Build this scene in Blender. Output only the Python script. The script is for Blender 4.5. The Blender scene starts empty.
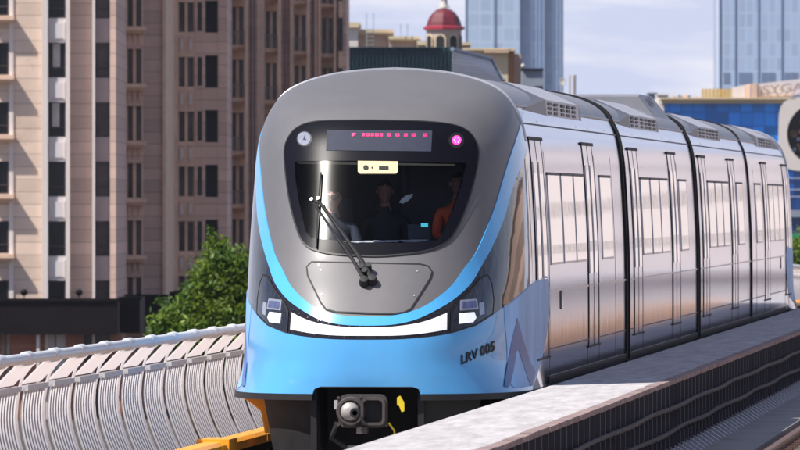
import bpy, bmesh, math, random
from mathutils import Vector, Matrix
from mathutils.geometry import delaunay_2d_cdt
random.seed(7)
R = math.radians
scene = bpy.context.scene
col = scene.collection

# ------------------------------------------------------------------ camera
F = 9000.0                      # focal length in photo pixels (800 wide)
HZ = 203.0                      # horizon row
YAW = math.atan(737.0 / F)      # the track runs along +Y, camera looks a little left of it
CA, SA = math.cos(YAW), math.sin(YAW)
cam_d = bpy.data.cameras.new('camera')
cam = bpy.data.objects.new('camera', cam_d)
col.objects.link(cam)
cam.location = (0, 0, 0)
cam.rotation_euler = (R(90), 0, YAW)
cam_d.sensor_width = 36
cam_d.lens = 36 * F / 800
cam_d.shift_y = -(225 - HZ) / 800
cam_d.clip_start = 1
cam_d.clip_end = 30000
cam_d.dof.use_dof = True
cam_d.dof.focus_distance = 90.5
cam_d.dof.aperture_fstop = 13
scene.camera = cam

# ------------------------------------------------------------------ world, sun, exposure
SUN_EL, SUN_AZ = R(53), R(60)   # azimuth: to the left of the direction from the scene to the camera
hx, hy = -math.sin(SUN_AZ), -math.cos(SUN_AZ)           # camera frame
tx, ty = hx * CA - hy * SA, hx * SA + hy * CA           # track frame
to_sun = Vector((tx * math.cos(SUN_EL), ty * math.cos(SUN_EL), math.sin(SUN_EL)))
w = bpy.data.worlds.new('World')
scene.world = w
w.use_nodes = True
nt = w.node_tree
nt.nodes.clear()
out = nt.nodes.new('ShaderNodeOutputWorld')
bg = nt.nodes.new('ShaderNodeBackground')
sky = nt.nodes.new('ShaderNodeTexSky')
sky.sky_type = 'NISHITA'
sky.sun_disc = False
sky.sun_elevation = SUN_EL
sky.sun_rotation = math.atan2(to_sun.x, to_sun.y)
sky.air_density = 1.0
sky.dust_density = 0.6
sky.ozone_density = 2.0
bg.inputs['Strength'].default_value = 0.06
geo = nt.nodes.new('ShaderNodeTexCoord')
mp = nt.nodes.new('ShaderNodeMapping')
mp.inputs['Scale'].default_value = (30, 30, 190)
nz = nt.nodes.new('ShaderNodeTexNoise')
nz.inputs['Scale'].default_value = 1.0
nz.inputs['Detail'].default_value = 7
nz.inputs['Roughness'].default_value = 0.55
cr = nt.nodes.new('ShaderNodeValToRGB')
cr.color_ramp.elements[0].position = 0.46
cr.color_ramp.elements[1].position = 0.66
mx = nt.nodes.new('ShaderNodeMix')
mx.data_type = 'RGBA'
mx.inputs[7].default_value = (12.4, 12.1, 12.8, 1)      # cloud radiance, same units as the sky
tint = nt.nodes.new('ShaderNodeMix')
tint.data_type = 'RGBA'
tint.blend_type = 'MULTIPLY'
tint.inputs[0].default_value = 1
tint.inputs[7].default_value = (0.76, 0.90, 1.22, 1)
L = nt.links.new
L(geo.outputs['Generated'], mp.inputs['Vector'])
L(mp.outputs['Vector'], nz.inputs['Vector'])
L(nz.outputs['Fac'], cr.inputs['Fac'])
L(sky.outputs['Color'], tint.inputs[6])
mul = nt.nodes.new('ShaderNodeMath')
mul.operation = 'MULTIPLY'
mul.inputs[1].default_value = 0.75
L(cr.outputs['Color'], mul.inputs[0])
L(mul.outputs[0], mx.inputs[0])
# pale haze low over the city, thinning upward
sepz = nt.nodes.new('ShaderNodeSeparateXYZ')
L(geo.outputs['Generated'], sepz.inputs[0])
hr = nt.nodes.new('ShaderNodeMapRange')
hr.inputs['From Min'].default_value = 0.03
hr.inputs['From Max'].default_value = 0.22
hr.inputs['To Min'].default_value = 0.95
hr.inputs['To Max'].default_value = 0.0
L(sepz.outputs['Z'], hr.inputs['Value'])
hm = nt.nodes.new('ShaderNodeMix')
hm.data_type = 'RGBA'
hm.inputs[7].default_value = (8.3, 9.0, 11.7, 1)
L(hr.outputs[0], hm.inputs[0])
L(tint.outputs[2], hm.inputs[6])
L(hm.outputs[2], mx.inputs[6])
L(mx.outputs[2], bg.inputs['Color'])
L(bg.outputs['Background'], out.inputs['Surface'])

sun_d = bpy.data.lights.new('sun', 'SUN')
sun_d.energy = 5.0
sun_d.angle = R(0.53)
sun_d.color = (1.0, 0.95, 0.88)
sun = bpy.data.objects.new('sun', sun_d)
col.objects.link(sun)
sun.location = (-40, 60, 60)
sun.rotation_euler = to_sun.to_track_quat('Z', 'Y').to_euler()

scene.render.engine = 'CYCLES'
scene.view_settings.view_transform = 'Standard'
scene.view_settings.look = 'None'
scene.view_settings.gamma = 1
scene.view_settings.use_curve_mapping = False
scene.view_settings.exposure = 0.44
scene.cycles.max_bounces = 5
scene.cycles.transparent_max_bounces = 8

GROUND = -12.0


def pt(px, py, d):
    """photo pixel at camera depth d -> track-frame point"""
    xc = (px - 400) / F * d
    return Vector((xc * CA - d * SA, xc * SA + d * CA, (HZ - py) / F * d))


def ray(px, py):
    return pt(px, py, 1.0)


# ------------------------------------------------------------------ materials
MATS = {}


def mat(name, c, rough=0.6, metal=0.0, var=0.12, vscale=1.5, bump=0.0, bscale=20.0, coat=0.0, stretch=(1, 1, 1),
        emit=None, spec=None, dirt=None):
    m = bpy.data.materials.new(name)
    m.use_nodes = True
    t = m.node_tree
    p = t.nodes['Principled BSDF']
    p.inputs['Roughness'].default_value = rough
    p.inputs['Metallic'].default_value = metal
    p.inputs['Coat Weight'].default_value = coat
    p.inputs['Coat Roughness'].default_value = 0.05
    if spec is not None:
        p.inputs['Specular IOR Level'].default_value = spec
    tc = t.nodes.new('ShaderNodeTexCoord')
    mpn = t.nodes.new('ShaderNodeMapping')
    mpn.inputs['Scale'].default_value = stretch
    t.links.new(tc.outputs['Object'], mpn.inputs['Vector'])
    n = t.nodes.new('ShaderNodeTexNoise')
    n.inputs['Scale'].default_value = vscale
    n.inputs['Detail'].default_value = 8
    n.inputs['Roughness'].default_value = 0.65
    t.links.new(mpn.outputs['Vector'], n.inputs['Vector'])
    rp = t.nodes.new('ShaderNodeValToRGB')
    rp.color_ramp.elements[0].position = 0.3
    rp.color_ramp.elements[1].position = 0.7
    lo = [max(0, x * (1 - var)) for x in c]
    hi = [min(1, x * (1 + var)) for x in c]
    rp.color_ramp.elements[0].color = (*lo, 1)
    rp.color_ramp.elements[1].color = (*hi, 1)
    t.links.new(n.outputs['Fac'], rp.inputs['Fac'])
    src = rp.outputs['Color']
    if dirt:
        n3 = t.nodes.new('ShaderNodeTexNoise')
        n3.inputs['Scale'].default_value = dirt[1]
        n3.inputs['Detail'].default_value = 10
        n3.inputs['Roughness'].default_value = 0.7
        t.links.new(tc.outputs['Object'], n3.inputs['Vector'])
        r3 = t.nodes.new('ShaderNodeValToRGB')
        r3.color_ramp.elements[0].position = 0.55
        r3.color_ramp.elements[1].position = 0.75
        t.links.new(n3.outputs['Fac'], r3.inputs['Fac'])
        ml = t.nodes.new('ShaderNodeMath')
        ml.operation = 'MULTIPLY'
        ml.inputs[1].default_value = dirt[2]
        t.links.new(r3.outputs['Color'], ml.inputs[0])
        mm = t.nodes.new('ShaderNodeMix')
        mm.data_type = 'RGBA'
        mm.inputs[7].default_value = (*dirt[0], 1)
        t.links.new(ml.outputs[0], mm.inputs[0])
        t.links.new(src, mm.inputs[6])
        src = mm.outputs[2]
    t.links.new(src, p.inputs['Base Color'])
    if bump:
        n2 = t.nodes.new('ShaderNodeTexNoise')
        n2.inputs['Scale'].default_value = bscale
        n2.inputs['Detail'].default_value = 4
        t.links.new(mpn.outputs['Vector'], n2.inputs['Vector'])
        b = t.nodes.new('ShaderNodeBump')
        b.inputs['Strength'].default_value = 1.0
        b.inputs['Distance'].default_value = bump
        t.links.new(n2.outputs['Fac'], b.inputs['Height'])
        t.links.new(b.outputs['Normal'], p.inputs['Normal'])
    if emit:
        p.inputs['Emission Color'].default_value = (*emit[0], 1)
        p.inputs['Emission Strength'].default_value = emit[1]
    MATS[name] = m
    return m


def courses(m, height, depth, z_axis=True, width=0.0, joint=0.03, dark=0.55):
    """adds stone or tile courses (mortar joints) to a material in world units"""
    t = m.node_tree
    p = t.nodes['Principled BSDF']
    src = p.inputs['Base Color'].links[0].from_socket
    tc = t.nodes.new('ShaderNodeTexCoord')
    sx = t.nodes.new('ShaderNodeSeparateXYZ')
    t.links.new(tc.outputs['Object'], sx.inputs[0])

    def line(sock, step, jt):
        d = t.nodes.new('ShaderNodeMath')
        d.operation = 'DIVIDE'
        d.inputs[1].default_value = step
        t.links.new(sock, d.inputs[0])
        f = t.nodes.new('ShaderNodeMath')
        f.operation = 'FRACT'
        t.links.new(d.outputs[0], f.inputs[0])
        l = t.nodes.new('ShaderNodeMath')
        l.operation = 'LESS_THAN'
        l.inputs[1].default_value = jt / step
        t.links.new(f.outputs[0], l.inputs[0])
        return l.outputs[0], d.outputs[0]
    lz, dz = line(sx.outputs['Z'], height, joint)
    # tone of each course differs a little
    fl = t.nodes.new('ShaderNodeMath')
    fl.operation = 'FLOOR'
    t.links.new(dz, fl.inputs[0])
    wn = t.nodes.new('ShaderNodeTexWhiteNoise')
    wn.noise_dimensions = '3D'
    cx = t.nodes.new('ShaderNodeCombineXYZ')
    t.links.new(fl.outputs[0], cx.inputs[2])
    fac = lz
    if width:
        lx, dx = line(sx.outputs['X'], width, joint)
        mxm = t.nodes.new('ShaderNodeMath')
        mxm.operation = 'MAXIMUM'
        t.links.new(lz, mxm.inputs[0])
        t.links.new(lx, mxm.inputs[1])
        fac = mxm.outputs[0]
        fx = t.nodes.new('ShaderNodeMath')
        fx.operation = 'FLOOR'
        t.links.new(dx, fx.inputs[0])
        t.links.new(fx.outputs[0], cx.inputs[0])
    t.links.new(cx.outputs[0], wn.inputs['Vector'])
    mr = t.nodes.new('ShaderNodeMapRange')
    mr.inputs['To Min'].default_value = 0.86
    mr.inputs['To Max'].default_value = 1.1
    t.links.new(wn.outputs['Value'], mr.inputs['Value'])
    vm = t.nodes.new('ShaderNodeVectorMath')
    vm.operation = 'SCALE'
    t.links.new(src, vm.inputs[0])
    t.links.new(mr.outputs[0], vm.inputs['Scale'])
    mm = t.nodes.new('ShaderNodeMix')
    mm.data_type = 'RGBA'
    mm.blend_type = 'MULTIPLY'
    mm.inputs[7].default_value = (dark, dark, dark, 1)
    t.links.new(fac, mm.inputs[0])
    t.links.new(vm.outputs[0], mm.inputs[6])
    t.links.new(mm.outputs[2], p.inputs['Base Color'])
    return m


def grid_glass(name, glass, frame, step_x, step_z, jx, jz, rough=0.12, var=0.5, axis='X', gmetal=0.0):
    """curtain wall: panes of slightly different tone between mullions"""
    m = bpy.data.materials.new(name)
    m.use_nodes = True
    t = m.node_tree
    p = t.nodes['Principled BSDF']
    p.inputs['Metallic'].default_value = gmetal
    tc = t.nodes.new('ShaderNodeTexCoord')
    sx = t.nodes.new('ShaderNodeSeparateXYZ')
    t.links.new(tc.outputs['Object'], sx.inputs[0])
    cx = t.nodes.new('ShaderNodeCombineXYZ')

    def line(sock, step, jt, idx):
        d = t.nodes.new('ShaderNodeMath')
        d.operation = 'DIVIDE'
        d.inputs[1].default_value = step
        t.links.new(sock, d.inputs[0])
        f = t.nodes.new('ShaderNodeMath')
        f.operation = 'FRACT'
        t.links.new(d.outputs[0], f.inputs[0])
        l = t.nodes.new('ShaderNodeMath')
        l.operation = 'LESS_THAN'
        l.inputs[1].default_value = jt
        t.links.new(f.outputs[0], l.inputs[0])
        fl = t.nodes.new('ShaderNodeMath')
        fl.operation = 'FLOOR'
        t.links.new(d.outputs[0], fl.inputs[0])
        t.links.new(fl.outputs[0], cx.inputs[idx])
        return l.outputs[0]
    a = line(sx.outputs[axis], step_x, jx, 0)
    b = line(sx.outputs['Z'], step_z, jz, 2)
    mxm = t.nodes.new('ShaderNodeMath')
    mxm.operation = 'MAXIMUM'
    t.links.new(a, mxm.inputs[0])
    t.links.new(b, mxm.inputs[1])
    wn = t.nodes.new('ShaderNodeTexWhiteNoise')
    t.links.new(cx.outputs[0], wn.inputs['Vector'])
    mr = t.nodes.new('ShaderNodeMapRange')
    mr.inputs['To Min'].default_value = 1 - var
    mr.inputs['To Max'].default_value = 1 + var
    t.links.new(wn.outputs['Value'], mr.inputs['Value'])
    vm = t.nodes.new('ShaderNodeVectorMath')
    vm.operation = 'SCALE'
    vm.inputs[0].default_value = glass
    t.links.new(mr.outputs[0], vm.inputs['Scale'])
    mm = t.nodes.new('ShaderNodeMix')
    mm.data_type = 'RGBA'
    mm.inputs[7].default_value = (*frame, 1)
    t.links.new(mxm.outputs[0], mm.inputs[0])
    t.links.new(vm.outputs[0], mm.inputs[6])
    t.links.new(mm.outputs[2], p.inputs['Base Color'])
    p.inputs['Roughness'].default_value = rough
    MATS[name] = m
    return m


def thin_glass(name, tint_c, refl=1.0, rough=0.02):
    m = bpy.data.materials.new(name)
    m.use_nodes = True
    t = m.node_tree
    t.nodes.clear()
    o = t.nodes.new('ShaderNodeOutputMaterial')
    tr = t.nodes.new('ShaderNodeBsdfTransparent')
    tr.inputs['Color'].default_value = (*tint_c, 1)
    gl = t.nodes.new('ShaderNodeBsdfGlossy')
    gl.inputs['Roughness'].default_value = rough
    gl.inputs['Color'].default_value = (refl, refl, refl, 1)
    fr = t.nodes.new('ShaderNodeFresnel')
    fr.inputs['IOR'].default_value = 1.55
    ms = t.nodes.new('ShaderNodeMixShader')
    t.links.new(fr.outputs[0], ms.inputs[0])
    t.links.new(tr.outputs[0], ms.inputs[1])
    t.links.new(gl.outputs[0], ms.inputs[2])
    t.links.new(ms.outputs[0], o.inputs['Surface'])
    MATS[name] = m
    return m


silver = mat('silver paint', (0.58, 0.60, 0.67), 0.10, 0.95, 0.05, 2.0, bump=0.0030, bscale=1.0, stretch=(1, 3.6, 0.16))
silver.node_tree.nodes['Principled BSDF'].inputs['Specular Tint'].default_value = (0.83, 0.85, 0.93, 1)
hood = mat('grey metallic paint', (0.135, 0.130, 0.134), 0.52, 0.10, 0.05, 3.0, coat=0.22, dirt=((0.16, 0.145, 0.14), 6.0, 0.25))
hood.node_tree.nodes['Principled BSDF'].inputs['Coat Roughness'].default_value = 0.24
blue = mat('sky blue paint', (0.085, 0.36, 0.70), 0.28, 0.0, 0.06, 2.0, coat=0.6, dirt=((0.16, 0.33, 0.52), 3.0, 0.3))
bandblue = mat('bright blue paint', (0.075, 0.40, 0.80), 0.28, 0.0, 0.05, 2.0, coat=0.6)
palewave = mat('pale blue wave paint', (0.22, 0.46, 0.82), 0.4, 0.0, 0.25, 1.2, spec=.2, stretch=(1, 2, .6))
wavedark = mat('slate wave paint', (0.09, 0.16, 0.38), 0.4, 0.0, 0.1, 1.2, spec=.2)
gloss_black = mat('gloss black', (0.012, 0.012, 0.016), 0.06, 0.0, 0.1, 2, coat=0.5)
frit = mat('black frit', (0.005, 0.005, 0.009), 0.35, 0.0, 0.1, 2, spec=.12)
satin_black = mat('satin black', (0.013, 0.013, 0.015), 0.5, 0, 0.3, 4)
rubber = mat('rubber', (0.010, 0.010, 0.012), 0.65, 0, 0.3, 4)
under = mat('underframe grey', (0.014, 0.013, 0.014), 0.7, 0, 0.5, 3)
roofgrey = mat('roof grey', (0.115, 0.115, 0.13), 0.42, 0.3, 0.12, 2)
roofmid = mat('roof mid grey', (0.27, 0.27, 0.29), 0.42, 0.3, 0.12, 2)
roofpale = mat('roof pale', (0.46, 0.46, 0.49), 0.4, 0.3, 0.12, 2, dirt=((0.25, 0.24, 0.24), 2.0, 0.5))
lampwhite = mat('led white', (0.85, 0.84, 0.84), 0.25, 0, 0.03, 2, emit=((1, .97, .97), 0.12))
lens = mat('lamp lens', (0.85, 0.87, 0.95), 0.08, 0.3, 0.05, 6, emit=((0.9, .93, 1), 0.45))
lensblue = mat('lamp lens blue', (0.18, 0.20, 0.34), 0.05, 0.6, 0.2, 20)
lensgrey = mat('lamp grey', (0.42, 0.44, 0.50), 0.12, 0.5, 0.2, 25)
redlamp = mat('red lamp', (0.8, 0.05, 0.25), 0.3, 0, 0.05, 5, emit=((1.0, 0.035, 0.28), 1.6))
redled = mat('red led', (0.6, 0.02, 0.12), 0.4, 0, 0.02, 5, emit=((1.0, 0.03, 0.16), 0.9))
display = mat('display face', (0.045, 0.050, 0.075), 0.6, 0, 0.08, 12, spec=.12)
beige = mat('beige plastic', (0.78, 0.60, 0.33), 0.5, 0, 0.05, 6, emit=None)
paper = mat('paper', (0.8, 0.82, 0.78), 0.6, 0, 0.05, 5)
cyan = mat('cyan screen', (0.05, 0.4, 0.5), 0.4, 0, 0.02, 5, emit=((0.1, 0.8, 0.9), 0.5))
cabgrey = mat('cab grey', (0.10, 0.10, 0.115), 0.6, 0, 0.2, 3)
cabdark = mat('cab dark', (0.03, 0.032, 0.04), 0.6, 0, 0.2, 3)
winframe = mat('window frame grey', (0.50, 0.49, 0.51), 0.25, 0.8, 0.1, 2)
sidewin = mat('side window glass', (0.90, 0.89, 0.90), 0.03, 0.9, 0.03, 1.0, coat=0.5, bump=0.0022, bscale=1.0, stretch=(1, 1.5, .9))
pillar_glass = mat('pillar glass', (0.012, 0.010, 0.011), 0.05, 0.0, 0.1, 1.0, spec=0.6, coat=0.15, bump=0.003, bscale=1.6)
windscreen_glass = thin_glass('windscreen glass', (0.84, 0.88, 0.96), refl=0.17, rough=0.20)
steel = mat('rusty coupler steel', (0.085, 0.070, 0.066), 0.6, 0.3, 0.35, 12, dirt=((0.16, 0.07, 0.04), 9, 0.6))
palesteel = mat('pale steel', (0.62, 0.60, 0.56), 0.35, 0.5, 0.12, 12)
conesteel = mat('cone steel', (0.40, 0.375, 0.35), 0.5, 0.3, 0.3, 9, dirt=((0.16, 0.10, 0.07), 8, 0.7))
yellow = mat('yellow paint', (0.80, 0.58, 0.02), 0.5, 0, 0.05, 5)
orange = mat('orange plastic cover', (0.88, 0.36, 0.02), 0.45, 0, 0.08, 2, dirt=((0.45, 0.22, 0.06), 3, 0.4))
rail_m = mat('rail steel', (0.14, 0.07, 0.045), 0.45, 0.5, 0.3, 6)
concrete = mat('concrete', (0.33, 0.32, 0.315), 0.95, spec=0.05, metal=0, var=0.15, vscale=0.9, bump=0.004, bscale=30, dirt=((0.16, 0.15, 0.14), 1.2, 0.5))
plinth_m = mat('plinth concrete', (0.13, 0.115, 0.105), 0.95, 0, 0.3, 2, spec=0.05)
walk_m = mat('walkway slab', (0.44, 0.42, 0.425), 0.95, 0, 0.22, 7.0, bump=0.02, bscale=7, spec=0.02, stretch=(1, .12, 1), dirt=((0.33, 0.31, 0.315), 5.0, 0.5))
walk_edge = mat('walkway edge', (0.26, 0.19, 0.18), 0.9, 0, 0.3, 2.0, bump=0.01, bscale=12, dirt=((0.5, 0.2, 0.12), 4, 0.4))
rackpost = mat('rack post steel', (0.085, 0.085, 0.10), 0.7, 0.0, 0.25, 3, spec=.1)
rackdark = mat('rack steel', (0.010, 0.010, 0.013), 0.8, 0.0, 0.3, 3, spec=.05)
galv = mat('galvanised', (0.44, 0.45, 0.50), 0.45, 0.3, 0.15, 8)
cable_m = mat('cable sheath', (0.06, 0.05, 0.048), 0.8, 0, 0.4, 5)
barrier = mat('barrier panel', (0.74, 0.70, 0.69), 0.5, 0.05, 0.06, 1.5, dirt=((0.45, 0.40, 0.37), 1.5, 0.45))
_t = barrier.node_tree
_p = _t.nodes['Principled BSDF']
_tr = _t.nodes.new('ShaderNodeBsdfTranslucent')
_tr.inputs['Color'].default_value = (0.90, 0.85, 0.84, 1)
_ms = _t.nodes.new('ShaderNodeMixShader')
_ms.inputs[0].default_value = 0.62
_t.links.new(_p.outputs[0], _ms.inputs[1])
_t.links.new(_tr.outputs[0], _ms.inputs[2])
_t.links.new(_ms.outputs[0], [n for n in _t.nodes if n.type == 'OUTPUT_MATERIAL'][0].inputs['Surface'])
groove_shade = mat('perforated band', (0.36, 0.33, 0.335), 0.6, 0, 0.1, 3)  # darker grey puts the shade of the rib grooves into the colour
barrier_cap = mat('barrier cap', (0.55, 0.52, 0.51), 0.5, 0.1, 0.1, 3)
barrier_rail = mat('barrier rail', (0.66, 0.67, 0.70), 0.4, 0.15, 0.06, 3, dirt=((0.4, 0.38, 0.36), 4, 0.4))
skin = mat('skin', (0.56, 0.27, 0.19), 0.5, 0, 0.06, 12)
hair = mat('hair', (0.03, 0.022, 0.018), 0.7, 0, 0.3, 30)
vest = mat('orange vest', (0.85, 0.12, 0.035), 0.7, 0, 0.08, 8)
navy = mat('navy cloth', (0.03, 0.035, 0.05), 0.8, 0, 0.2, 8)
shades = mat('sunglasses', (0.01, 0.01, 0.02), 0.1, 0, 0.1, 8)

# ------------------------------------------------------------------ mesh helper


class MB:
    def __init__(self):
        self.v, self.f, self.mi, self.mats = [], [], [], []

    def m(self, material):
        if material not in self.mats:
            self.mats.append(material)
        return self.mats.index(material)

    def add(self, verts, faces, material):
        k = self.m(material)
        o = len(self.v)
        self.v += [Vector(p) for p in verts]
        for fc in faces:
            self.f.append([o + i for i in fc])
            self.mi.append(k)

    def box(self, lo, hi, material, frame=None):
        (x0, y0, z0), (x1, y1, z1) = lo, hi
        vs = [(x0, y0, z0), (x1, y0, z0), (x1, y1, z0), (x0, y1, z0), (x0, y0, z1), (x1, y0, z1), (x1, y1, z1), (x0, y1, z1)]
        if frame:
            vs = [frame @ Vector(p) for p in vs]
        self.add(vs, [(0, 3, 2, 1), (4, 5, 6, 7), (0, 1, 5, 4), (1, 2, 6, 5), (2, 3, 7, 6), (3, 0, 4, 7)], material)

    def loft(self, rings, material, closed=True, cap=True):
        n = len(rings[0])
        vs = [p for r in rings for p in r]
        fs = []
        for i in range(len(rings) - 1):
            for j in range(n if closed else n - 1):
                k = (j + 1) % n
                fs.append((i * n + j, i * n + k, (i + 1) * n + k, (i + 1) * n + j))
        if cap and closed:
            fs.append(tuple(range(n))[::-1])
            fs.append(tuple((len(rings) - 1) * n + j for j in range(n)))
        self.add(vs, fs, material)

    def tube(self, pts, r, material, seg=8):
        pts = [Vector(p) for p in pts]
        rings = []
        for i, p in enumerate(pts):
            a = pts[max(0, i - 1)]
            b = pts[min(len(pts) - 1, i + 1)]
            d = (b - a).normalized()
            up = Vector((0, 0, 1)) if abs(d.z) < 0.9 else Vector((1, 0, 0))
            s = d.cross(up).normalized()
            u = s.cross(d)
            rr = r[i] if isinstance(r, (list, tuple)) else r
            rings.append([p + (s * math.cos(t) + u * math.sin(t)) * rr for t in [2 * math.pi * k / seg for k in range(seg)]])
        self.loft(rings, material)

    def lathe(self, c, prof, material, seg=16, axis=Vector((0, 0, 1)), side=None):
        axis = axis.normalized()
        s = side or (Vector((1, 0, 0)) if abs(axis.x) < 0.9 else Vector((0, 1, 0)))
        s = (s - axis * s.dot(axis)).normalized()
        u = axis.cross(s)
        rings = [[Vector(c) + axis * h + (s * math.cos(t) + u * math.sin(t)) * max(r, 1e-4) for t in [2 * math.pi * k / seg for k in range(seg)]] for r, h in prof]
        self.loft(rings, material)

    def prism(self, poly, y0, y1, material, axis='Y'):
        """poly of (a,b): XZ extruded along Y, or YZ along X, or XY along Z"""
        def q(a, b, c):
            return (a, c, b) if axis == 'Y' else ((c, a, b) if axis == 'X' else (a, b, c))
        n = len(poly)
        vs = [q(a, b, y0) for a, b in poly] + [q(a, b, y1) for a, b in poly]
        fs = [tuple(range(n))[::-1], tuple(range(n, 2 * n))] + [(i, (i + 1) % n, n + (i + 1) % n, n + i) for i in range(n)]
        self.add(vs, fs, material)

    def build(self, name, parent=None, origin=None, smooth=False, recalc=True, bevel=0.0):
        me = bpy.data.meshes.new(name)
        o = Vector(origin) if origin is not None else (parent_world(parent) if parent else Vector((0, 0, 0)))
        me.from_pydata([p - o for p in self.v], [], self.f)
        for mm in self.mats:
            me.materials.append(mm)
        me.polygons.foreach_set('material_index', self.mi)
        if recalc:
            bm = bmesh.new()
            bm.from_mesh(me)
            bmesh.ops.recalc_face_normals(bm, faces=bm.faces)
            bm.to_mesh(me)
            bm.free()
        if smooth:
            me.polygons.foreach_set('use_smooth', [True] * len(me.polygons))
            if smooth != 'all':
                me.set_sharp_from_angle(angle=R(35))
        me.update()
        ob = bpy.data.objects.new(name, me)
        col.objects.link(ob)
        if parent:
            ob.parent = parent
            ob.location = o - parent_world(parent)
        else:
            ob.location = o
        if bevel:
            b = ob.modifiers.new('bevel', 'BEVEL')
            b.width = bevel
            b.segments = 2
            b.limit_method = 'ANGLE'
        return ob


def parent_world(o):
    p = Vector((0, 0, 0))
    while o:
        p += o.location
        o = o.parent
    return p


def empty(name, loc):
    o = bpy.data.objects.new(name, None)
    o.empty_display_size = 0.5
    o.location = loc
    col.objects.link(o)
    return o


def tag(o, label=None, cat=None, group=None, kind=None):
    if label:
        o['label'] = label
    if cat:
        o['category'] = cat
    if group:
        o['group'] = group
    if kind:
        o['kind'] = kind
    return o


def one(name, fn, material_or_none=None, **k):
    mb = MB()
    fn(mb)
    return mb.build(name, **k)


# ================================================================== SETTING
gm = mat('city ground', (0.06, 0.052, 0.045), 0.9, 0, 0.25, 0.02, dirt=((0.03, 0.05, 0.02), 0.01, 0.7))
mb = MB()
mb.add([(-2400, -500, GROUND), (2400, -500, GROUND), (2400, 3200, GROUND), (-2400, 3200, GROUND)], [(0, 1, 2, 3)], gm)
tag(mb.build('ground'), kind='structure')

TX = -7.47                # centre of the train's track
RX = -3.05                # centre of the other track
RAIL = -2.55
DECK = -2.78


def sag(y):
    return -0.45 * ((y - 170) / 87.0) ** 2 if y > 170 else 0.0


def strip(mb, sect, y0, y1, material, step=5.0):
    n = max(1, int((y1 - y0) / step)) if y1 > 170 else 1
    ys = [y0 + (y1 - y0) * i / n for i in range(n + 1)]
    mb.loft([[(x, y, z + sag(y)) for x, z in sect] for y in ys], material)


mb = MB()
strip(mb, [(-10.25, DECK - 0.3), (-10.25, DECK), (-0.25, DECK), (-0.25, DECK - 0.3), (-2.5, DECK - 1.0), (-4.2, DECK - 2.3), (-6.3, DECK - 2.3), (-8.0, DECK - 1.0)], 20, 420, concrete)
tag(mb.build('viaduct_deck'), kind='structure')
for yy in range(40, 420, 30):
    mb = MB()
    mb.lathe((-5.25, yy, 0), [(1.0, GROUND), (1.0, DECK - 3.6 + sag(yy))], concrete, 20)
    mb.prism([(-7.0, DECK - 2.32 + sag(yy)), (-3.5, DECK - 2.32 + sag(yy)), (-4.2, DECK - 3.62 + sag(yy)), (-6.3, DECK - 3.62 + sag(yy))], yy - 1, yy + 1, concrete)
    tag(mb.build('viaduct_pier', origin=(-5.25, yy, GROUND)), 'concrete pier carrying the railway viaduct, hidden below the deck', 'pier', 'viaduct piers')

# track beds with plinths, rails and fasteners
mb = MB()
for cx in (TX, RX):
    for s in (-1, 1):
        x = cx + s * 0.76
        strip(mb, [(x - .2, DECK - .02), (x - .2, DECK + .13), (x + .2, DECK + .13), (x + .2, DECK - .02)], 20, 420, plinth_m)
tag(mb.build('track_plinth'), kind='structure')
mb = MB()
for cx in (TX, RX):
    for s in (-1, 1):
        x = cx + s * 0.76
        pr = [(-.065, 0), (.065, 0), (.06, .02), (.01, .03), (.01, .11), (.035, .12), (.035, .15), (-.035, .15), (-.035, .12), (-.01, .11), (-.01, .03), (-.06, .02)]
        strip(mb, [(x + a, RAIL - .15 + b) for a, b in pr], 20, 420, rail_m)
        for i in range(0, 120):
            y = 60 + i * 0.65
            for t in (-1, 1):
                mb.box((x + t * .11 - .04, y - .06, DECK + .13), (x + t * .11 + .04, y + .06, DECK + .17), rail_m)
tag(mb.build('track'), kind='structure')


def third_rail(x, side, y0, y1, label):
    """conductor rail under an orange cover made of segments with stepped end boards"""
    e = empty('third_rail', (x, y0, DECK))
    tag(e, label, 'third rail')
    mb = MB()
    strip(mb, [(x - .04, -2.55), (x - .04, -2.45), (x + .04, -2.45), (x + .04, -2.55)], y0, y1, rackdark)
    for i in range(int((y1 - y0) / 3)):
        y = y0 + i * 3 + 1
        mb.box((x - .1, y - .04, DECK), (x + .1, y + .04, -2.55 + sag(y)), rackdark)
    mb.build('conductor_rail', e)
    mb = MB()
    n = int((y1 - y0) / 4.5)
    for i in range(n):
        a, b = y0 + i * 4.5, y0 + i * 4.5 + 4.46
        mb.loft([[(xx, y, z + sag(y)) for xx, z in [(x - .13, -2.44), (x - .13, -2.36), (x - .08, -2.33), (x + .08, -2.33), (x + .13, -2.36), (x + .13, -2.44), (x + .1, -2.44), (x + .1, -2.38), (x - .1, -2.38), (x - .1, -2.44)]] for y in (a, b)], orange)
        if i % 2 == 0:
            # raised joint box
            mb.box((x - .16, a + .3, -2.46 + sag(a)), (x + .16, a + 1.1, -2.305 + sag(a)), orange)
    mb.build('cover', e)
    return e


third_rail(-8.98, -1, 60, 330, 'orange third rail cover along the foot of the ribbed barrier beside the train')
third_rail(-1.54, 1, 60, 420, 'orange third rail cover along the empty right-hand track')

# raised walkway between the tracks
mb = MB()
strip(mb, [(-5.76, -1.95), (-5.76, -1.80), (-4.80, -1.80), (-4.80, -1.95)], 20, 420, walk_m)
strip(mb, [(-5.70, DECK), (-5.70, -1.95), (-5.2, -1.95), (-5.2, DECK)], 20, 420, concrete)
tag(mb.build('walkway'), kind='structure')
mb = MB()
strip(mb, [(-5.19, DECK + .001), (-5.19, -2.60), (-4.02, -2.60), (-4.02, DECK + .001)], 20, 420, concrete)
tag(mb.build('cable_ledge'), kind='structure')
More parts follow.
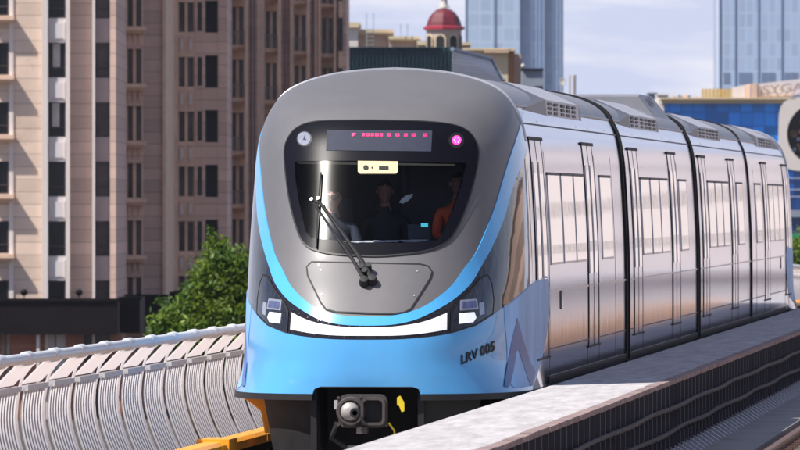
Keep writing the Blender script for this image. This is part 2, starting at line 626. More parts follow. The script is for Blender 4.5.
# edging blocks along the walkway's right side (slightly uneven)
mb = MB()
y = 24.0
random.seed(3)
while y < 330:
    j = random.uniform(-.004, .004)
    k = random.uniform(-.002, .003)
    s_ = sag(y)
    mb.box((-4.798, y, -1.84 + s_), (-4.69 + j, y + 0.985, -1.795 + k + s_), walk_edge)
    y += 1.0
e = tag(mb.build('walkway_edging', origin=(-4.75, 24, -1.93)), 'row of weathered edging blocks along the right edge of the raised walkway', 'edging')
# cable rack under the edge: brackets and runs of cable
rack = empty('cable_rack', (-4.75, 60, -2.6))
tag(rack, 'dark bracketed cable rack with sagging cables below the walkway edge', 'cable rack')
mb = MB()
mb.box((-4.93, 56, -2.598), (-4.90, 200, -1.952), rackdark)
mb.build('back_panel', rack)
br = None
pos = [58 + i * 0.78 for i in range(100)]
for i, y in enumerate(pos):
    if br is None:
        m2 = MB()
        m2.box((-4.775, y - .035, -2.6), (-4.705, y + .035, -1.841), rackpost)
        for zz in (-2.10, -2.36):
            m2.box((-4.90, y - .02, zz), (-4.70, y + .02, zz + .03), rackdark)
        m2.add([(-4.73, y - .045, -2.6), (-4.73, y + .045, -2.6), (-4.56, y + .045, -2.6), (-4.56, y - .045, -2.6), (-4.73, y - .045, -2.48), (-4.73, y + .045, -2.48)],
               [(0, 1, 5, 4), (0, 4, 3), (1, 2, 5), (4, 5, 2, 3), (0, 3, 2, 1)], galv)
        br = m2.build('bracket', rack, origin=(-4.75, y, -2.6))
    else:
        c = br.copy()
        col.objects.link(c)
        c.parent = rack
        c.location = Vector((-4.75, y, -2.6)) - rack.location
for (xx, zz, rr, ph) in [(-4.69, -2.10, .024, 0), (-4.70, -2.34, .026, 2.1)]:
    m2 = MB()
    pts = []
    y = 56
    while y < 180:
        t = (y - 58) / 0.78
        pts.append((xx + .02 * math.sin(y * .7 + ph), y, zz + .035 + .0015 * math.sin(y * .31 + ph) + .001 * math.sin(y * 1.1 + 2 * ph) - .012 * abs(math.sin(math.pi * t))))
        y += .26
    m2.tube(pts, rr, cable_m, 6)
    m2.build('cable', rack, smooth='all')

# ---------------------------------------------------------------- noise barriers along both edges


def barrier_run(name, label, X, side, y0, n, in_view):
    """side=+1: inside of the curve faces +X. Panels cupped like '(' with a handrail above"""
    root = empty(name, (X, y0, DECK))
    tag(root, label, 'barrier')
    # cross-section (offset toward the track, z)
    prof = []
    for i in range(15):
        t = i / 14
        z = -1.66 - 0.86 * t
        off = 0.10 * ((t - 0.30) / 0.55) ** 2 - 0.03 if t < .3 else 0.15 * ((t - 0.30) / 0.62) ** 1.7 - 0.03
        prof.append((off, z))
    RIB = 12
    proto = {}

    def panel(y):
        # a cupped sheet of raised bands and darker groove bands
        m2 = MB()
        W = 1.52
        n2 = 15
        for k in range(n2):
            ya, yb = y + W * k / n2, y + W * (k + 1) / n2
            dep = 0.0 if k % 2 == 0 else 0.004
            m2.loft([[(X + side * (o - dep), yy, z) for o, z in prof] for yy in (ya, yb)], barrier if k % 2 == 0 else groove_shade, closed=False)
            m2.loft([[(X + side * (o + .0), ya, z) for o, z in prof], [(X + side * (o - .005), ya, z) for o, z in prof]], barrier, closed=False)
        for yy in (y, y + W):
            m2.loft([[(X + side * (o - .008), yy, z) for o, z in prof], [(X + side * (o + .001), yy, z) for o, z in prof]], barrier_cap, closed=False)
        return m2

    def cap(y):
        m2 = MB()
        o, z = prof[0]
        m2.box((X + side * o - .03, y - .0, z - .02), (X + side * o + .03, y + 1.54, z + .028), barrier_cap)
        # slanting infill plate up to the rail
        a = (X + side * (o - .02), z + .04)
        b = (X + side * 0.17, -1.40)
        for (ya, yb, yc, yd) in [(y + .02, y + 1.35, y + 1.5, y + .3)]:
            dx = .02 * side
            m2.add([(a[0], ya, a[1]), (a[0], yb, a[1]), (b[0], yc, b[1]), (b[0], yd, b[1]),
                    (a[0] - dx, ya, a[1]), (a[0] - dx, yb, a[1]), (b[0] - dx, yc, b[1]), (b[0] - dx, yd, b[1])],
                   [(0, 1, 2, 3), (7, 6, 5, 4), (0, 4, 5, 1), (1, 5, 6, 2), (2, 6, 7, 3), (3, 7, 4, 0)], barrier)
        return m2

    def post(y):
        m2 = MB()
        # curved flat stanchion at the joint, sweeping up to the rail
        path = [(.17, -1.40), (.10, -1.46), (.03, -1.55)] + [(o, z) for o, z in prof[::2]] + [(.14, -2.62), (.14, DECK)]
        m2.loft([[(X + side * (o + .004), y - .11, z), (X + side * (o + .004), y + .05, z), (X + side * (o - .008), y + .05, z), (X + side * (o - .008), y - .11, z)] for o, z in path], barrier)
        m2.box((X + side * .02, y - .13, -2.66), (X + side * .22, y + .13, -2.52), galv)
        return m2

    def collar(y):
        m2 = MB()
        m2.lathe((X + side * .17, y, -1.37), [(.052, -.20), (.064, -.17), (.064, .17), (.052, .20)], barrier_rail, 12, axis=Vector((0, 1, 0)))
        return m2
    for nm, fn in (('panel', panel), ('panel_cap', cap), ('stanchion', post), ('rail_collar', collar)):
        y = y0
        oy = 1.64 if nm == 'stanchion' else (0.0 if nm != 'rail_collar' else .8)
        src = fn(y + oy).build(nm, root, origin=(X, y + oy, DECK), smooth=(nm == 'rail_collar'))
        for i in range(1, n):
            c = src.copy()
            col.objects.link(c)
            c.parent = root
            c.location = Vector((X, y0 + i * 2.0 + oy, DECK + sag(y0 + i * 2.0))) - root.location
    m2 = MB()
    ys = [y0 - .5 + i * 2.0 for i in range(n + 1)]
    m2.tube([(X + side * .17, y, -1.37 + sag(y)) for y in ys], .048, barrier_rail, 14)
    m2.build('handrail', root, smooth='all')
    return root


barrier_run('noise_barrier', 'white ribbed and cupped noise barrier with round handrail left of the train', -9.92, 1, 68, 100, True)
barrier_run('noise_barrier', 'sunlit white ribbed noise barrier along the far side of the empty right-hand track', -0.58, -1, 150, 100, False)

# ================================================================== TRAIN
TY = 87.2
train = empty('train', (TX, TY, RAIL))
tag(train, 'four-car light rail train with blue bumper, grey nose and silver sides', 'train')

SECT = [(1.402, -1.87), (1.404, -1.6), (1.405, -1.1), (1.395, -.5), (1.365, .1), (1.33, .55), (1.265, .85), (1.13, 1.08), (.92, 1.21), (.62, 1.295), (.3, 1.335), (0, 1.35)]
FRONT = [(-1.87, .0), (-1.6, 0.0), (-1.25, .05), (-.9, .27), (-.5, .58), (0, .88), (.5, 1.17), (.8, 1.40), (1.0, 1.76), (1.13, 2.28), (1.22, 2.66), (1.295, 3.0), (1.335, 3.18), (1.35, 3.3)]
YS = 3.3
REAR = 19.9
NEXP = [(-1.87, 3.2), (-1.55, 2.9), (-1.2, 2.8), (-.5, 2.8), (.6, 2.8), (1.0, 2.4), (1.35, 2.2)]


def catmull(pts, per=10, closed=False):
    res = []
    n = len(pts)
    for i in range(n if closed else n - 1):
        p0 = pts[(i - 1) % n] if closed or i > 0 else [2 * a - b for a, b in zip(pts[0], pts[1])]
        p1, p2 = pts[i], pts[(i + 1) % n]
        p3 = pts[(i + 2) % n] if closed or i + 2 < n else [2 * a - b for a, b in zip(pts[-1], pts[-2])]
        for k in range(per):
            t = k / per
            res.append(tuple(0.5 * (2 * b + (c - a) * t + (2 * a - 5 * b + 4 * c - d) * t * t + (3 * b - a - 3 * c + d) * t ** 3) for a, b, c, d in zip(p0, p1, p2, p3)))
    if not closed:
        res.append(tuple(pts[-1]))
    return res


_s = catmull(SECT, 24)
_len = [0.0]
for a, b in zip(_s, _s[1:]):
    _len.append(_len[-1] + math.hypot(a[0] - b[0], a[1] - b[1]))
QL = _len[-1]
NQ = 400
SQ = []                        # section resampled by arc length: (x, z)
j = 0
for i in range(NQ + 1):
    t = QL * i / NQ
    while j < len(_len) - 2 and _len[j + 1] < t:
        j += 1
    f = (t - _len[j]) / max(1e-9, _len[j + 1] - _len[j])
    SQ.append(tuple(_s[j][k] + (_s[j + 1][k] - _s[j][k]) * f for k in (0, 1)))
_f = catmull(FRONT, 24)


def interp(tab, z):
    lo, hi = 0, len(tab) - 1
    if z <= tab[0][0]:
        return tab[0][1]
    if z >= tab[-1][0]:
        return tab[-1][1]
    while hi - lo > 1:
        m_ = (lo + hi) // 2
        if tab[m_][0] <= z:
            lo = m_
        else:
            hi = m_
    a, b = tab[lo], tab[hi]
    return a[1] + (b[1] - a[1]) * (z - a[0]) / (b[0] - a[0])


QZ = [(z, i / NQ) for i, (x, z) in enumerate(SQ)]


def z2q(z):
    return interp(QZ, z)


def sect(q):
    t = min(max(q, 0), 1) * NQ
    i = min(int(t), NQ - 1)
    f = t - i
    return SQ[i][0] + (SQ[i + 1][0] - SQ[i][0]) * f, SQ[i][1] + (SQ[i + 1][1] - SQ[i][1]) * f


SIDE = 3.0


def flare(z, y):
    """the bumper's skirt swells outward at the nose and dies away along the side"""
    if z > -1.45:
        return 0.0
    k = min(1.0, max(0.0, 1 - (y - YS) / 2.2))
    return .085 * ((-1.45 - z) / .42) ** 2 * k * k * (3 - 2 * k)


def S(u, q):
    """train-local point (x, y, z above eye level)"""
    wx, z = sect(q)
    au = abs(u)
    sg = 1 if u >= 0 else -1
    if au >= 1:
        yy = YS + (au - 1) * SIDE
        return Vector((sg * (wx + flare(z, yy)), yy, z))
    y0 = interp(_f, z)
    b = max(YS - y0, 1e-3)
    n = interp(NEXP, z)
    # direction angle, scaled so that it stays even when the plan is squat
    ph = au * math.pi / 2
    s_, c_ = math.sin(ph), math.cos(ph)
    ww = max(wx + flare(z, 0), 1e-4)
    r = (s_ ** n + c_ ** n) ** (-1 / n)
    return Vector((sg * ww * r * s_, YS - b * r * c_, z))


def N(u, q):
    e = 1e-3
    q0 = min(max(q, 2e-3), 1 - 2e-3)
    a = S(u + e, q0) - S(u - e, q0)
    b = S(u, q0 + e) - S(u, q0 - e)
    n = a.cross(b)
    if n.length < 1e-12:
        return Vector((0, 0, 1))
    n.normalize()
    c = Vector((0, YS + max(0, (abs(u) - 1)) * SIDE, -0.3))
    if n.dot(S(u, q0) - c) < 0:
        n = -n
    return n


def inside(p):
    x, y, z = p
    if z < -1.87 or z > 1.35:
        return False
    wx, _ = sect(z2q(z))
    wx += flare(z, max(y, YS))
    if y >= YS:
        return abs(x) < wx
    b = YS - interp(_f, z)
    if b <= 0:
        return False
    n = interp(NEXP, z)
    return (abs(x) / max(wx, 1e-4)) ** n + ((YS - y) / b) ** n < 1


def hit(px, py):
    """photo pixel -> (u, q) on the nose or the right side"""
    r = ray(px, py)
    o = Vector((TX, TY, 0))
    d = 86.0
    while d < 112:
        if inside(r * d - o):
            break
        d += 0.04
    else:
        return None
    a, b = d - 0.04, d
    for _ in range(14):
        m_ = (a + b) / 2
        if inside(r * m_ - o):
            b = m_
        else:
            a = m_
    x, y, z = r * b - o
    q = z2q(z)
    if y >= YS:
        return (math.copysign(1 + (y - YS) / SIDE, x), q)
    wx, _ = sect(q)
    wx += flare(z, 0)
    bb = YS - interp(_f, z)
    return (math.atan2(x / max(wx, 1e-4), (YS - y) / bb) / (math.pi / 2), q)


def densify(pts, step, closed=True):
    res = []
    n = len(pts)
    for i in range(n if closed else n - 1):
        a, b = pts[i], pts[(i + 1) % n]
        k = max(1, int(math.hypot(a[0] - b[0], a[1] - b[1]) / step))
        for s in range(k):
            res.append((a[0] + (b[0] - a[0]) * s / k, a[1] + (b[1] - a[1]) * s / k))
    if not closed:
        res.append(pts[-1])
    return res


def px_poly(pts, step=3.0, smooth=False, closed=True):
    if smooth:
        pts = catmull([tuple(p) for p in pts], 8, closed)
    r = [hit(*p) for p in densify(pts, step, closed)]
    return [p for p in r if p]


KU, KQ = 2.3, QL


def in_poly(p, poly):
    c = False
    x, y = p
    n = len(poly)
    for i in range(n):
        x1, y1 = poly[i]
        x2, y2 = poly[i - 1]
        if (y1 > y) != (y2 > y) and x < (x2 - x1) * (y - y1) / (y2 - y1) + x1:
            c = not c
    return c


def patch(mb, poly, material, off=0.006, holes=(), grid=0.07, thick=0.0):
    """a piece of skin bounded by a polygon in (u, q), lying off the body by `off`"""
    sp = [(u * KU, q * KQ) for u, q in poly]
    vs = [Vector(p) for p in sp]
    es = [(i, (i + 1) % len(sp)) for i in range(len(sp))]
    hs = []
    for h in holes:
        hp = [(u * KU, q * KQ) for u, q in h]
        o = len(vs)
        vs += [Vector(p) for p in hp]
        es += [(o + i, o + (i + 1) % len(hp)) for i in range(len(hp))]
        hs.append(hp)
    x0, x1 = min(p[0] for p in sp), max(p[0] for p in sp)
    y0, y1 = min(p[1] for p in sp), max(p[1] for p in sp)
    nx, ny = int((x1 - x0) / grid) + 1, int((y1 - y0) / grid) + 1
    for i in range(1, nx):
        for k in range(1, ny):
            p = (x0 + (x1 - x0) * i / nx, y0 + (y1 - y0) * k / ny)
            if in_poly(p, sp) and not any(in_poly(p, h) for h in hs):
                vs.append(Vector(p))
    rv, re, rf, *_ = delaunay_2d_cdt(vs, es, [], 1 if not hs else 0, 1e-5)
    faces = []
    for f in rf:
        c = (sum(rv[i][0] for i in f) / len(f), sum(rv[i][1] for i in f) / len(f))
        if in_poly(c, sp) and not any(in_poly(c, h) for h in hs):
            faces.append(tuple(f))
    pos = []
    for p in rv:
        u, q = p[0] / KU, p[1] / KQ
        pos.append(S(u, q) + N(u, q) * off + Vector((TX, TY, 0)))
    if thick:
        m0 = len(pos)
        bk = []
        for p in rv:
            u, q = p[0] / KU, p[1] / KQ
            bk.append(S(u, q) + N(u, q) * (off - thick) + Vector((TX, TY, 0)))
        ed = {}
        for f in faces:
            for a, b in zip(f, f[1:] + f[:1]):
                k = (min(a, b), max(a, b))
                ed[k] = ed.get(k, 0) + 1
        rim = [(a, b, b + m0, a + m0) for (a, b), c in ed.items() if c == 1]
        mb.add(pos + bk, faces + rim, material)
    else:
        mb.add(pos, faces, material)


def ribbon(mb, pts, width, material, off=0.01, closed=True):
    """a line of given width drawn on the skin along (u, q) points"""
    P = [S(u, q) + N(u, q) * off + Vector((TX, TY, 0)) for u, q in pts]
    Nn = [N(u, q) for u, q in pts]
    n = len(P)
    vs, fs = [], []
    for i in range(n):
        a = P[i - 1] if (closed or i) else P[0]
        b = P[(i + 1) % n] if (closed or i < n - 1) else P[-1]
        t = (b - a).normalized()
        s = t.cross(Nn[i]).normalized() * width / 2
        vs += [P[i] - s, P[i] + s]
    for i in range(n if closed else n - 1):
        j_ = (i + 1) % n
        fs.append((2 * i, 2 * i + 1, 2 * j_ + 1, 2 * j_))
    mb.add(vs, fs, material)


def mirror(poly):
    return [(-u, q) for u, q in poly]


def rim_to_full(top_r):
    """right half (centre -> side) to a full line left -> right"""
    return mirror(top_r)[::-1] + top_r


# --- outlines read from the photograph, mapped onto the nose surface
frit_px = [(285, 154), (287, 142), (294, 131), (305, 124.5), (322, 121.5), (350, 121), (380, 121), (425, 122.2), (455, 126), (470, 134), (477, 147), (477.5, 160),
           (473, 183), (464, 212), (454, 233), (444, 244), (425, 251.5), (395, 255.5), (370, 256.5), (335, 254.5), (314, 250), (303, 242), (296, 225), (290, 200), (286.5, 175)]
frit_uq = px_poly(frit_px, 2.5, True)
glass_px = [(295, 162), (330, 161), (380, 161.5), (466, 163.5), (461, 185), (452, 212), (443, 232), (437, 240.5), (400, 243.5), (360, 243.5), (312, 238.5), (306, 232), (300, 205), (296, 180)]
glass_uq = px_poly(glass_px, 2.5)
ctr = 371.0


def half(pts, step=2.5):
    p = catmull(pts, 8)
    return [h for h in (hit(*a) for a in densify(p, step, False)) if h]


band_in = half([(371, 317), (392, 316), (412, 311.5), (430, 303), (450, 287), (463, 270), (477, 250), (494, 208), (506, 168), (516, 138), (521.5, 120), (524, 112)])
band_out = half([(371, 326), (392, 325), (412, 321), (430, 313.5), (453, 300), (470, 284), (480, 268), (492, 246), (503, 220), (511, 192), (519, 170), (527, 152)])
bump_top = half([(371, 340), (400, 339.5), (430, 337), (450, 333.5), (467, 328), (490, 316), (510, 302), (527, 287), (537, 280), (547, 276)])
band_in[0] = (0.0, band_in[0][1])
band_out[0] = (0.0, band_out[0][1])
bump_top[0] = (0.0, bump_top[0][1])
pillar_top = (0.97, band_out[-1][1])
notch_px = [(309, 399), (311, 390), (316, 385), (324, 383), (366, 383.5), (405, 383), (413, 385.5), (417, 391), (419, 399)]
notch_q = z2q(-1.785)

cab = MB()
# nose skin (grey), open where the windscreen and the coupler pocket are
NU, NV = 140, 110
gv = {}


def skin_vertex(i, k):
    if (i, k) not in gv:
        u, q = -1 + 2 * i / NU, k / NV
        gv[(i, k)] = len(nv)
        nv.append(S(u, q) + Vector((TX, TY, 0)))
    return gv[(i, k)]


nv, nf = [], []
hole = glass_uq
# grow the opening slightly: test against the frit outline shrunk by a little
cu = sum(p[0] for p in frit_uq) / len(frit_uq)
cq = sum(p[1] for p in frit_uq) / len(frit_uq)
hole = [(cu + (u - cu) * .95, cq + (q - cq) * .95) for u, q in frit_uq]
nu_l, nu_r = hit(311, 386)[0], hit(417, 386)[0]
nmid = (abs(nu_l) + abs(nu_r)) / 2
for i in range(NU):
    for k in range(NV):
        u, q = -1 + 2 * (i + .5) / NU, (k + .5) / NV
        if in_poly((u, q), hole):
            continue
        if abs(u) < nmid + .005 and q < notch_q:
            continue
        nf.append((skin_vertex(i, k), skin_vertex(i + 1, k), skin_vertex(i + 1, k + 1), skin_vertex(i, k + 1)))
cab.add(nv, nf, hood)
# the car's straight body
NS = 90


def ring(y, inset=0.0, nose=False):
    r = []
    for k in range(NS + 1):
        x, z = sect(k / NS)
        if nose:
            x += flare(z, y)
        r.append((TX + x - inset * (1 if x > .2 else x / .2), TY + y, z - inset * (x < 1.2)))
    rr = [(2 * TX - a, b, c) for a, b, c in r]
    return r + rr[::-1][1:]


def body_shell(mb, y0, y1, nose=False):
    ys = [y0 + (y1 - y0) * i / 40 for i in range(41)]
    mb.loft([ring(y, 0, nose) for y in ys], silver, closed=False)
    # floor and end wall
    r = ring(y1 - .01)
    mb.add(r, [tuple(range(len(r)))], rubber)
    xb = sect(0)[0] - .01
    mb.box((TX - xb, TY + y0, -1.95), (TX + xb, TY + y1 - .02, -1.86), under)


body_shell(cab, YS, REAR, True)
cab_car = cab.build('cab_car', train, origin=(TX, TY, RAIL), smooth=True, recalc=False)
tag(cab_car)


def skin_part(name, poly, material, off=.006, holes=(), thick=.02, parent=cab_car, grid=.07, smooth=True):
    m2 = MB()
    patch(m2, poly, material, off, holes, grid, thick)
    return m2.build(name, parent, smooth=smooth)


band_poly = rim_to_full(band_in) + [(1.0, band_in[-1][1]), (1.0, band_out[-1][1])] + rim_to_full(band_out)[::-1] + [(-1.0, band_out[-1][1]), (-1.0, band_in[-1][1])]
skin_part('blue_band', band_poly, bandblue, .008)
# dark mask with the A-pillar glass at both ends
bt_m = [p for p in bump_top if p[0] < 0.985]
qend = bt_m[-1][1]
mask_poly = rim_to_full(band_out)[1:-1] + [(.985, band_out[-1][1] - .012), (.985, qend)] + rim_to_full(bt_m)[::-1][1:-1] + [(-.985, qend), (-.985, band_out[-1][1] - .012)]
skin_part('headlight_mask', mask_poly, pillar_glass, .005)
# blue bumper
edge_r = half([(547, 276), (549.5, 300), (547, 330), (541, 362), (532, 387.5)])
edge_r = [(u, q) for u, q in edge_r if q > 0.004]
notch = [(nmid, 0.0), (nmid - .005, notch_q * .7), (nmid - .03, notch_q), (0, notch_q), (-nmid + .03, notch_q), (-nmid + .005, notch_q * .7), (-nmid, 0.0)]
bot_r = [(nmid + (edge_r[-1][0] - nmid) * i / 40, 0.0) for i in range(41)]
wave_u = 0.965
bump_poly = rim_to_full(bump_top) + edge_r[1:] + bot_r[::-1][1:] + [p for p in densify(notch, .02, False)][1:-1] + mirror(bot_r) + mirror(edge_r)[::-1][:-1]
skin_part('bumper', bump_poly, blue, .007)
# pale waves at the trailing end of the bumper
for sgn in (1, -1):
    def mp_(pl):
        return pl if sgn == 1 else mirror(pl)
    w1 = half([(503, 306), (510, 303), (527, 287.5), (537, 280.5), (546.5, 277), (549, 300), (546.5, 330), (540.5, 360), (532, 386)], 3) + half([(532, 386), (512, 387), (507, 370), (506, 345), (504, 325)], 3)[1:]
    skin_part('wave_decal', mp_(w1), palewave, .012, thick=.004)
    w2 = half([(516, 318), (522, 340), (529, 362), (534, 372), (530, 386)], 3) + half([(527, 380), (521, 362), (516, 350), (512, 372), (508, 386.5), (503, 386.5)], 3) + half([(506, 365), (511, 338)], 3)
    skin_part('wave_decal', mp_(w2), wavedark, .016, thick=.004)
# lip under the bumper
for s in (1, -1):
    m2 = MB()
    us = [s * (nmid + (1.5 - nmid) * i / 70) for i in range(71)]
    rr = []
    for u in us:
        p, n = S(u, 0) + Vector((TX, TY, 0)), N(u, 0.01)
        n = Vector((n.x, n.y, 0)).normalized()
        rr.append([p + n * .018 + Vector((0, 0, .012)), p + n * .018 + Vector((0, 0, -.05)), p - n * .16 + Vector((0, 0, -.05)), p - n * .16 + Vector((0, 0, .012))])
    m2.loft(rr, satin_black)
    m2.build('bumper_lip', cab_car)
# frame of the coupler pocket
m2 = MB()
xl, xr = S(-nmid, 0.01).x + TX, S(nmid, 0.01).x + TX
yf = TY + S(0, 0.0).y
zt = sect(notch_q)[1]
m2.box((xl - .3, yf + 1.3, -2.5), (xr + .3, yf + 1.36, zt + .25), rubber)
m2.box((xl - .02, yf + .06, zt - .001), (xr + .02, yf + 1.3, zt + .05), rubber)
for xx, s in ((xl, 1), (xr, -1)):
    m2.box((xx - .03, yf + .12, -2.42), (xx + .03, yf + 1.3, zt), rubber)
m2.build('coupler_pocket', cab_car)
# aprons to both sides of the pocket
for s in (1, -1):
    m2 = MB()
    uu = [s * (nmid + (.50 - nmid) * i / 16) for i in range(17)]
    rings = []
    for u in uu:
        p = S(u, 0) + Vector((TX, TY, 0))
        n = N(u, .01)
        n = Vector((n.x, n.y, 0)).normalized()
        p = p - n * .14
        rings.append([p + Vector((0, 0, -.03)), p - n * .10 + Vector((0, 0, -.56)), p - n * .15 + Vector((0, 0, -.56)), p - n * .05 + Vector((0, 0, -.03))])
    m2.loft(rings, under)
    m2.build('apron', cab_car)
# orange shoe guard hanging under the left corner
m2 = MB()
gx, gy = TX - 1.2, TY + 2.35
m2.prism([(gx - .27, -1.93), (gx + .10, -1.93), (gx + .10, -2.30), (gx - .02, -2.30), (gx - .06, -2.08), (gx - .16, -2.0)], gy, gy + .5, orange)
m2.build('shoe_guard', cab_car, bevel=.01)

# --- coupler
m2 = MB()
cx, cz = pt(357.5, 412.5, 86.7).x, pt(357.5, 412.5, 86.7).z
cy = TY - .35


def rrect(w_, h_, r, n=5):
    p = []
    for (sx_, sz_, a0) in ((1, 1, 0), (-1, 1, 90), (-1, -1, 180), (1, -1, 270)):
        for i in range(n + 1):
            a = R(a0 + 90 * i / n)
            p.append((sx_ * (w_ - r) + r * math.cos(a), sz_ * (h_ - r) + r * math.sin(a)))
    return p


out_ = [(cx + a, cz + b) for a, b in rrect(.27, .185, .085)]
m2.prism(out_, cy + .10, cy + .28, steel)
rim_o, rim_i = rrect(.135, .155, .06), rrect(.105, .125, .045)
ox = cx + .125
m2.loft([[(ox + a, cy + .10, cz + b) for a, b in rim_o], [(ox + a, cy - .02, cz + b) for a, b in rim_o], [(ox + a, cy - .02, cz + b) for a, b in rim_i], [(ox + a, cy + .095, cz + b) for a, b in rim_i]], steel, cap=False)
m2.add([(ox + a, cy + .094, cz + b) for a, b in rim_i], [tuple(range(len(rim_i)))], rubber)
lx = cx - .125
AX = Vector((0, -1, 0))
m2.lathe((lx, cy + .10, cz), [(.165, 0), (.165, .05), (.15, .10), (.125, .10), (.122, .06)], steel, 24, AX)
m2.lathe((lx - .012, cy + .06, cz), [(.118, 0), (.112, .03), (.09, .07), (.05, .095), (.02, .10), (.0, .10)], conesteel, 24, AX)
m2.lathe((lx + .055, cy - .06, cz - .015), [(.055, 0), (.055, .03), (.03, .03), (.03, .0)], rubber, 16, AX)
m2.box((cx - .32, cy + .12, cz + .02), (cx - .28, cy + .2, cz + .12), palesteel)
m2.box((cx - .06, cy + .02, cz - .25), (cx + .06, cy + .2, cz - .17), steel)
for bx, bz in ((-.27, .15), (-.02, .16), (-.27, -.15), (0, -.15), (.27, -.16)):
    m2.lathe((cx + bx, cy + .10, cz + bz), [(.018, 0), (.018, .03), (.0, .03)], steel, 8, AX)
m2.tube([(cx, cy + .25, cz), (cx, cy + 1.6, cz - .02)], .13, under, 12)
m2.tube([(cx + .29, cy + .15, cz - .13), (cx + .35, cy + .18, cz - .22), (cx + .34, cy + .35, cz - .33)], .012, yellow, 6)
m2.tube([(cx - .29, cy + .2, cz - .13), (cx - .36, cy + .25, cz - .3), (cx - .2, cy + .4, cz - .42), (cx + .2, cy + .4, cz - .40), (cx + .33, cy + .4, cz - .3)], .03, rubber, 6)
cc = Vector((cx, cy, cz))
m2.v = [cc + (p - cc) * .87 for p in m2.v]
m2.build('coupler', cab_car, smooth=True)
m2 = MB()
m2.prism([(cx + .33, cz + .13), (cx + .36, cz + .15), (cx + .40, cz + .08), (cx + .40, cz + .0), (cx + .375, cz - .01), (cx + .35, cz + .05), (cx + .33, cz + .06)], cy + .16, cy + .2, yellow)
m2.build('release_handle', cab_car)

# --- windscreen: black border, glass, lamps and display
skin_part('windscreen_border', frit_uq, frit, .010, holes=[glass_uq], thick=.03)
skin_part('windscreen', glass_uq, windscreen_glass, .008, thick=0.0, smooth='all')
seam = [p for p in frit_uq]
m2 = MB()
ribbon(m2, seam, .018, satin_black, .013)
m2.build('windscreen_seal', cab_car)


def uq_circle(px, py, r, n=24):
    return [h for h in (hit(px + r * math.cos(2 * math.pi * i / n), py + r * math.sin(2 * math.pi * i / n)) for i in range(n)) if h]


disp = px_poly([(327.5, 131), (432, 131.5), (431, 152), (326.5, 151)], 3)
skin_part('destination_display', disp, display, .014, thick=.006)
m2 = MB()
# the row of red LED characters (too blurred in the photo to read)
rx = 352
for wch, gap in [(4, 6), (3, 1), (4, 1), (3, 1), (4, 1), (3, 4), (4, 4.5), (4, 4.5), (3.5, 4), (4, 7.5), (4, 2)]:
    y0_ = 134.0 + (rx - 352) * .005
    if wch == 4 and rx < 353:
        rows = [(0, 0, 4, 1.2), (0, 1.2, 2.5, 2.6), (0, 2.6, 1.5, 3.2)]
    else:
        rows = [(0, 0.2, wch, 1.3), (0.3, 1.3, 1.3, 3.0), (wch - 1.2, 1.3, wch, 3.0), (0, 2.2, wch, 3.1)]
    for (a, b, c, d_) in rows:
        pl = px_poly([(rx + a, y0_ + b), (rx + c, y0_ + b), (rx + c, y0_ + d_), (rx + a, y0_ + d_)], 2)
        if len(pl) > 2:
            patch(m2, pl, redled, .017, grid=1)
    m2.build('display_character', cab_car)
    m2 = MB()
    rx += wch + gap
for nm, px_, py_, mt in (('marker_lamp', 305, 139.5, lensgrey), ('marker_lamp', 456, 141, redlamp)):
    m2 = MB()
    patch(m2, uq_circle(px_, py_, 7.6), satin_black, .013, thick=.006)
    patch(m2, uq_circle(px_, py_, 6.4 if mt is lensgrey else 4.4), mt, .019, thick=.006)
    if mt is lensgrey:
        for a in (40, 150, 270):
            patch(m2, px_poly([(px_ - 3 * math.cos(R(a)), py_ + 3 * math.sin(R(a))), (px_ + 1, py_), (px_ - .5, py_ + 1.2)], 2), display, .022, grid=1)
    else:
        for a in range(0, 360, 60):
            patch(m2, uq_circle(px_ + 2.6 * math.cos(R(a)), py_ + 2.6 * math.sin(R(a)), .6, 8), lens, .021, grid=1)
    o = m2.build(nm, cab_car)
    tag(o, 'clear round marker lamp, unlit' if mt is lensgrey else 'round marker lamp glowing pink-red')

# --- light strip
led_top = half([(371, 325.8), (392, 325), (412, 321.5), (432, 315), (448, 308)])
m2 = MB()
led = half([(371, 328), (395, 327), (418, 323.5), (434, 318.5), (446.5, 313)], 2) + half([(446.5, 313), (446.2, 330)], 2)[1:] + half([(446.2, 330), (420, 334), (396, 335.8), (371, 336)], 2)[1:]
led[0] = (0.0, led[0][1])
led[-1] = (0.0, led[-1][1])
led_full = led + mirror(led)[::-1][1:-1]
patch(m2, led_full, lampwhite, .013, thick=.004)
m2.build('light_strip', cab_car)
for ln in (half([(371, 327), (392, 326), (414, 322), (436, 315), (450, 307)], 3), half([(371, 337), (400, 336.6), (430, 333.6), (450, 330.4)], 3)):
    for i in range(1, len(ln), 4):
        for uu in (ln[i][0], -ln[i][0]):
            m2 = MB()
            patch(m2, [(uu + .0035 * math.cos(a), ln[i][1] + .0019 * math.sin(a)) for a in [2 * math.pi * k / 6 for k in range(6)]], satin_black, .010, grid=1)
            m2.build('strip_bolt', cab_car)

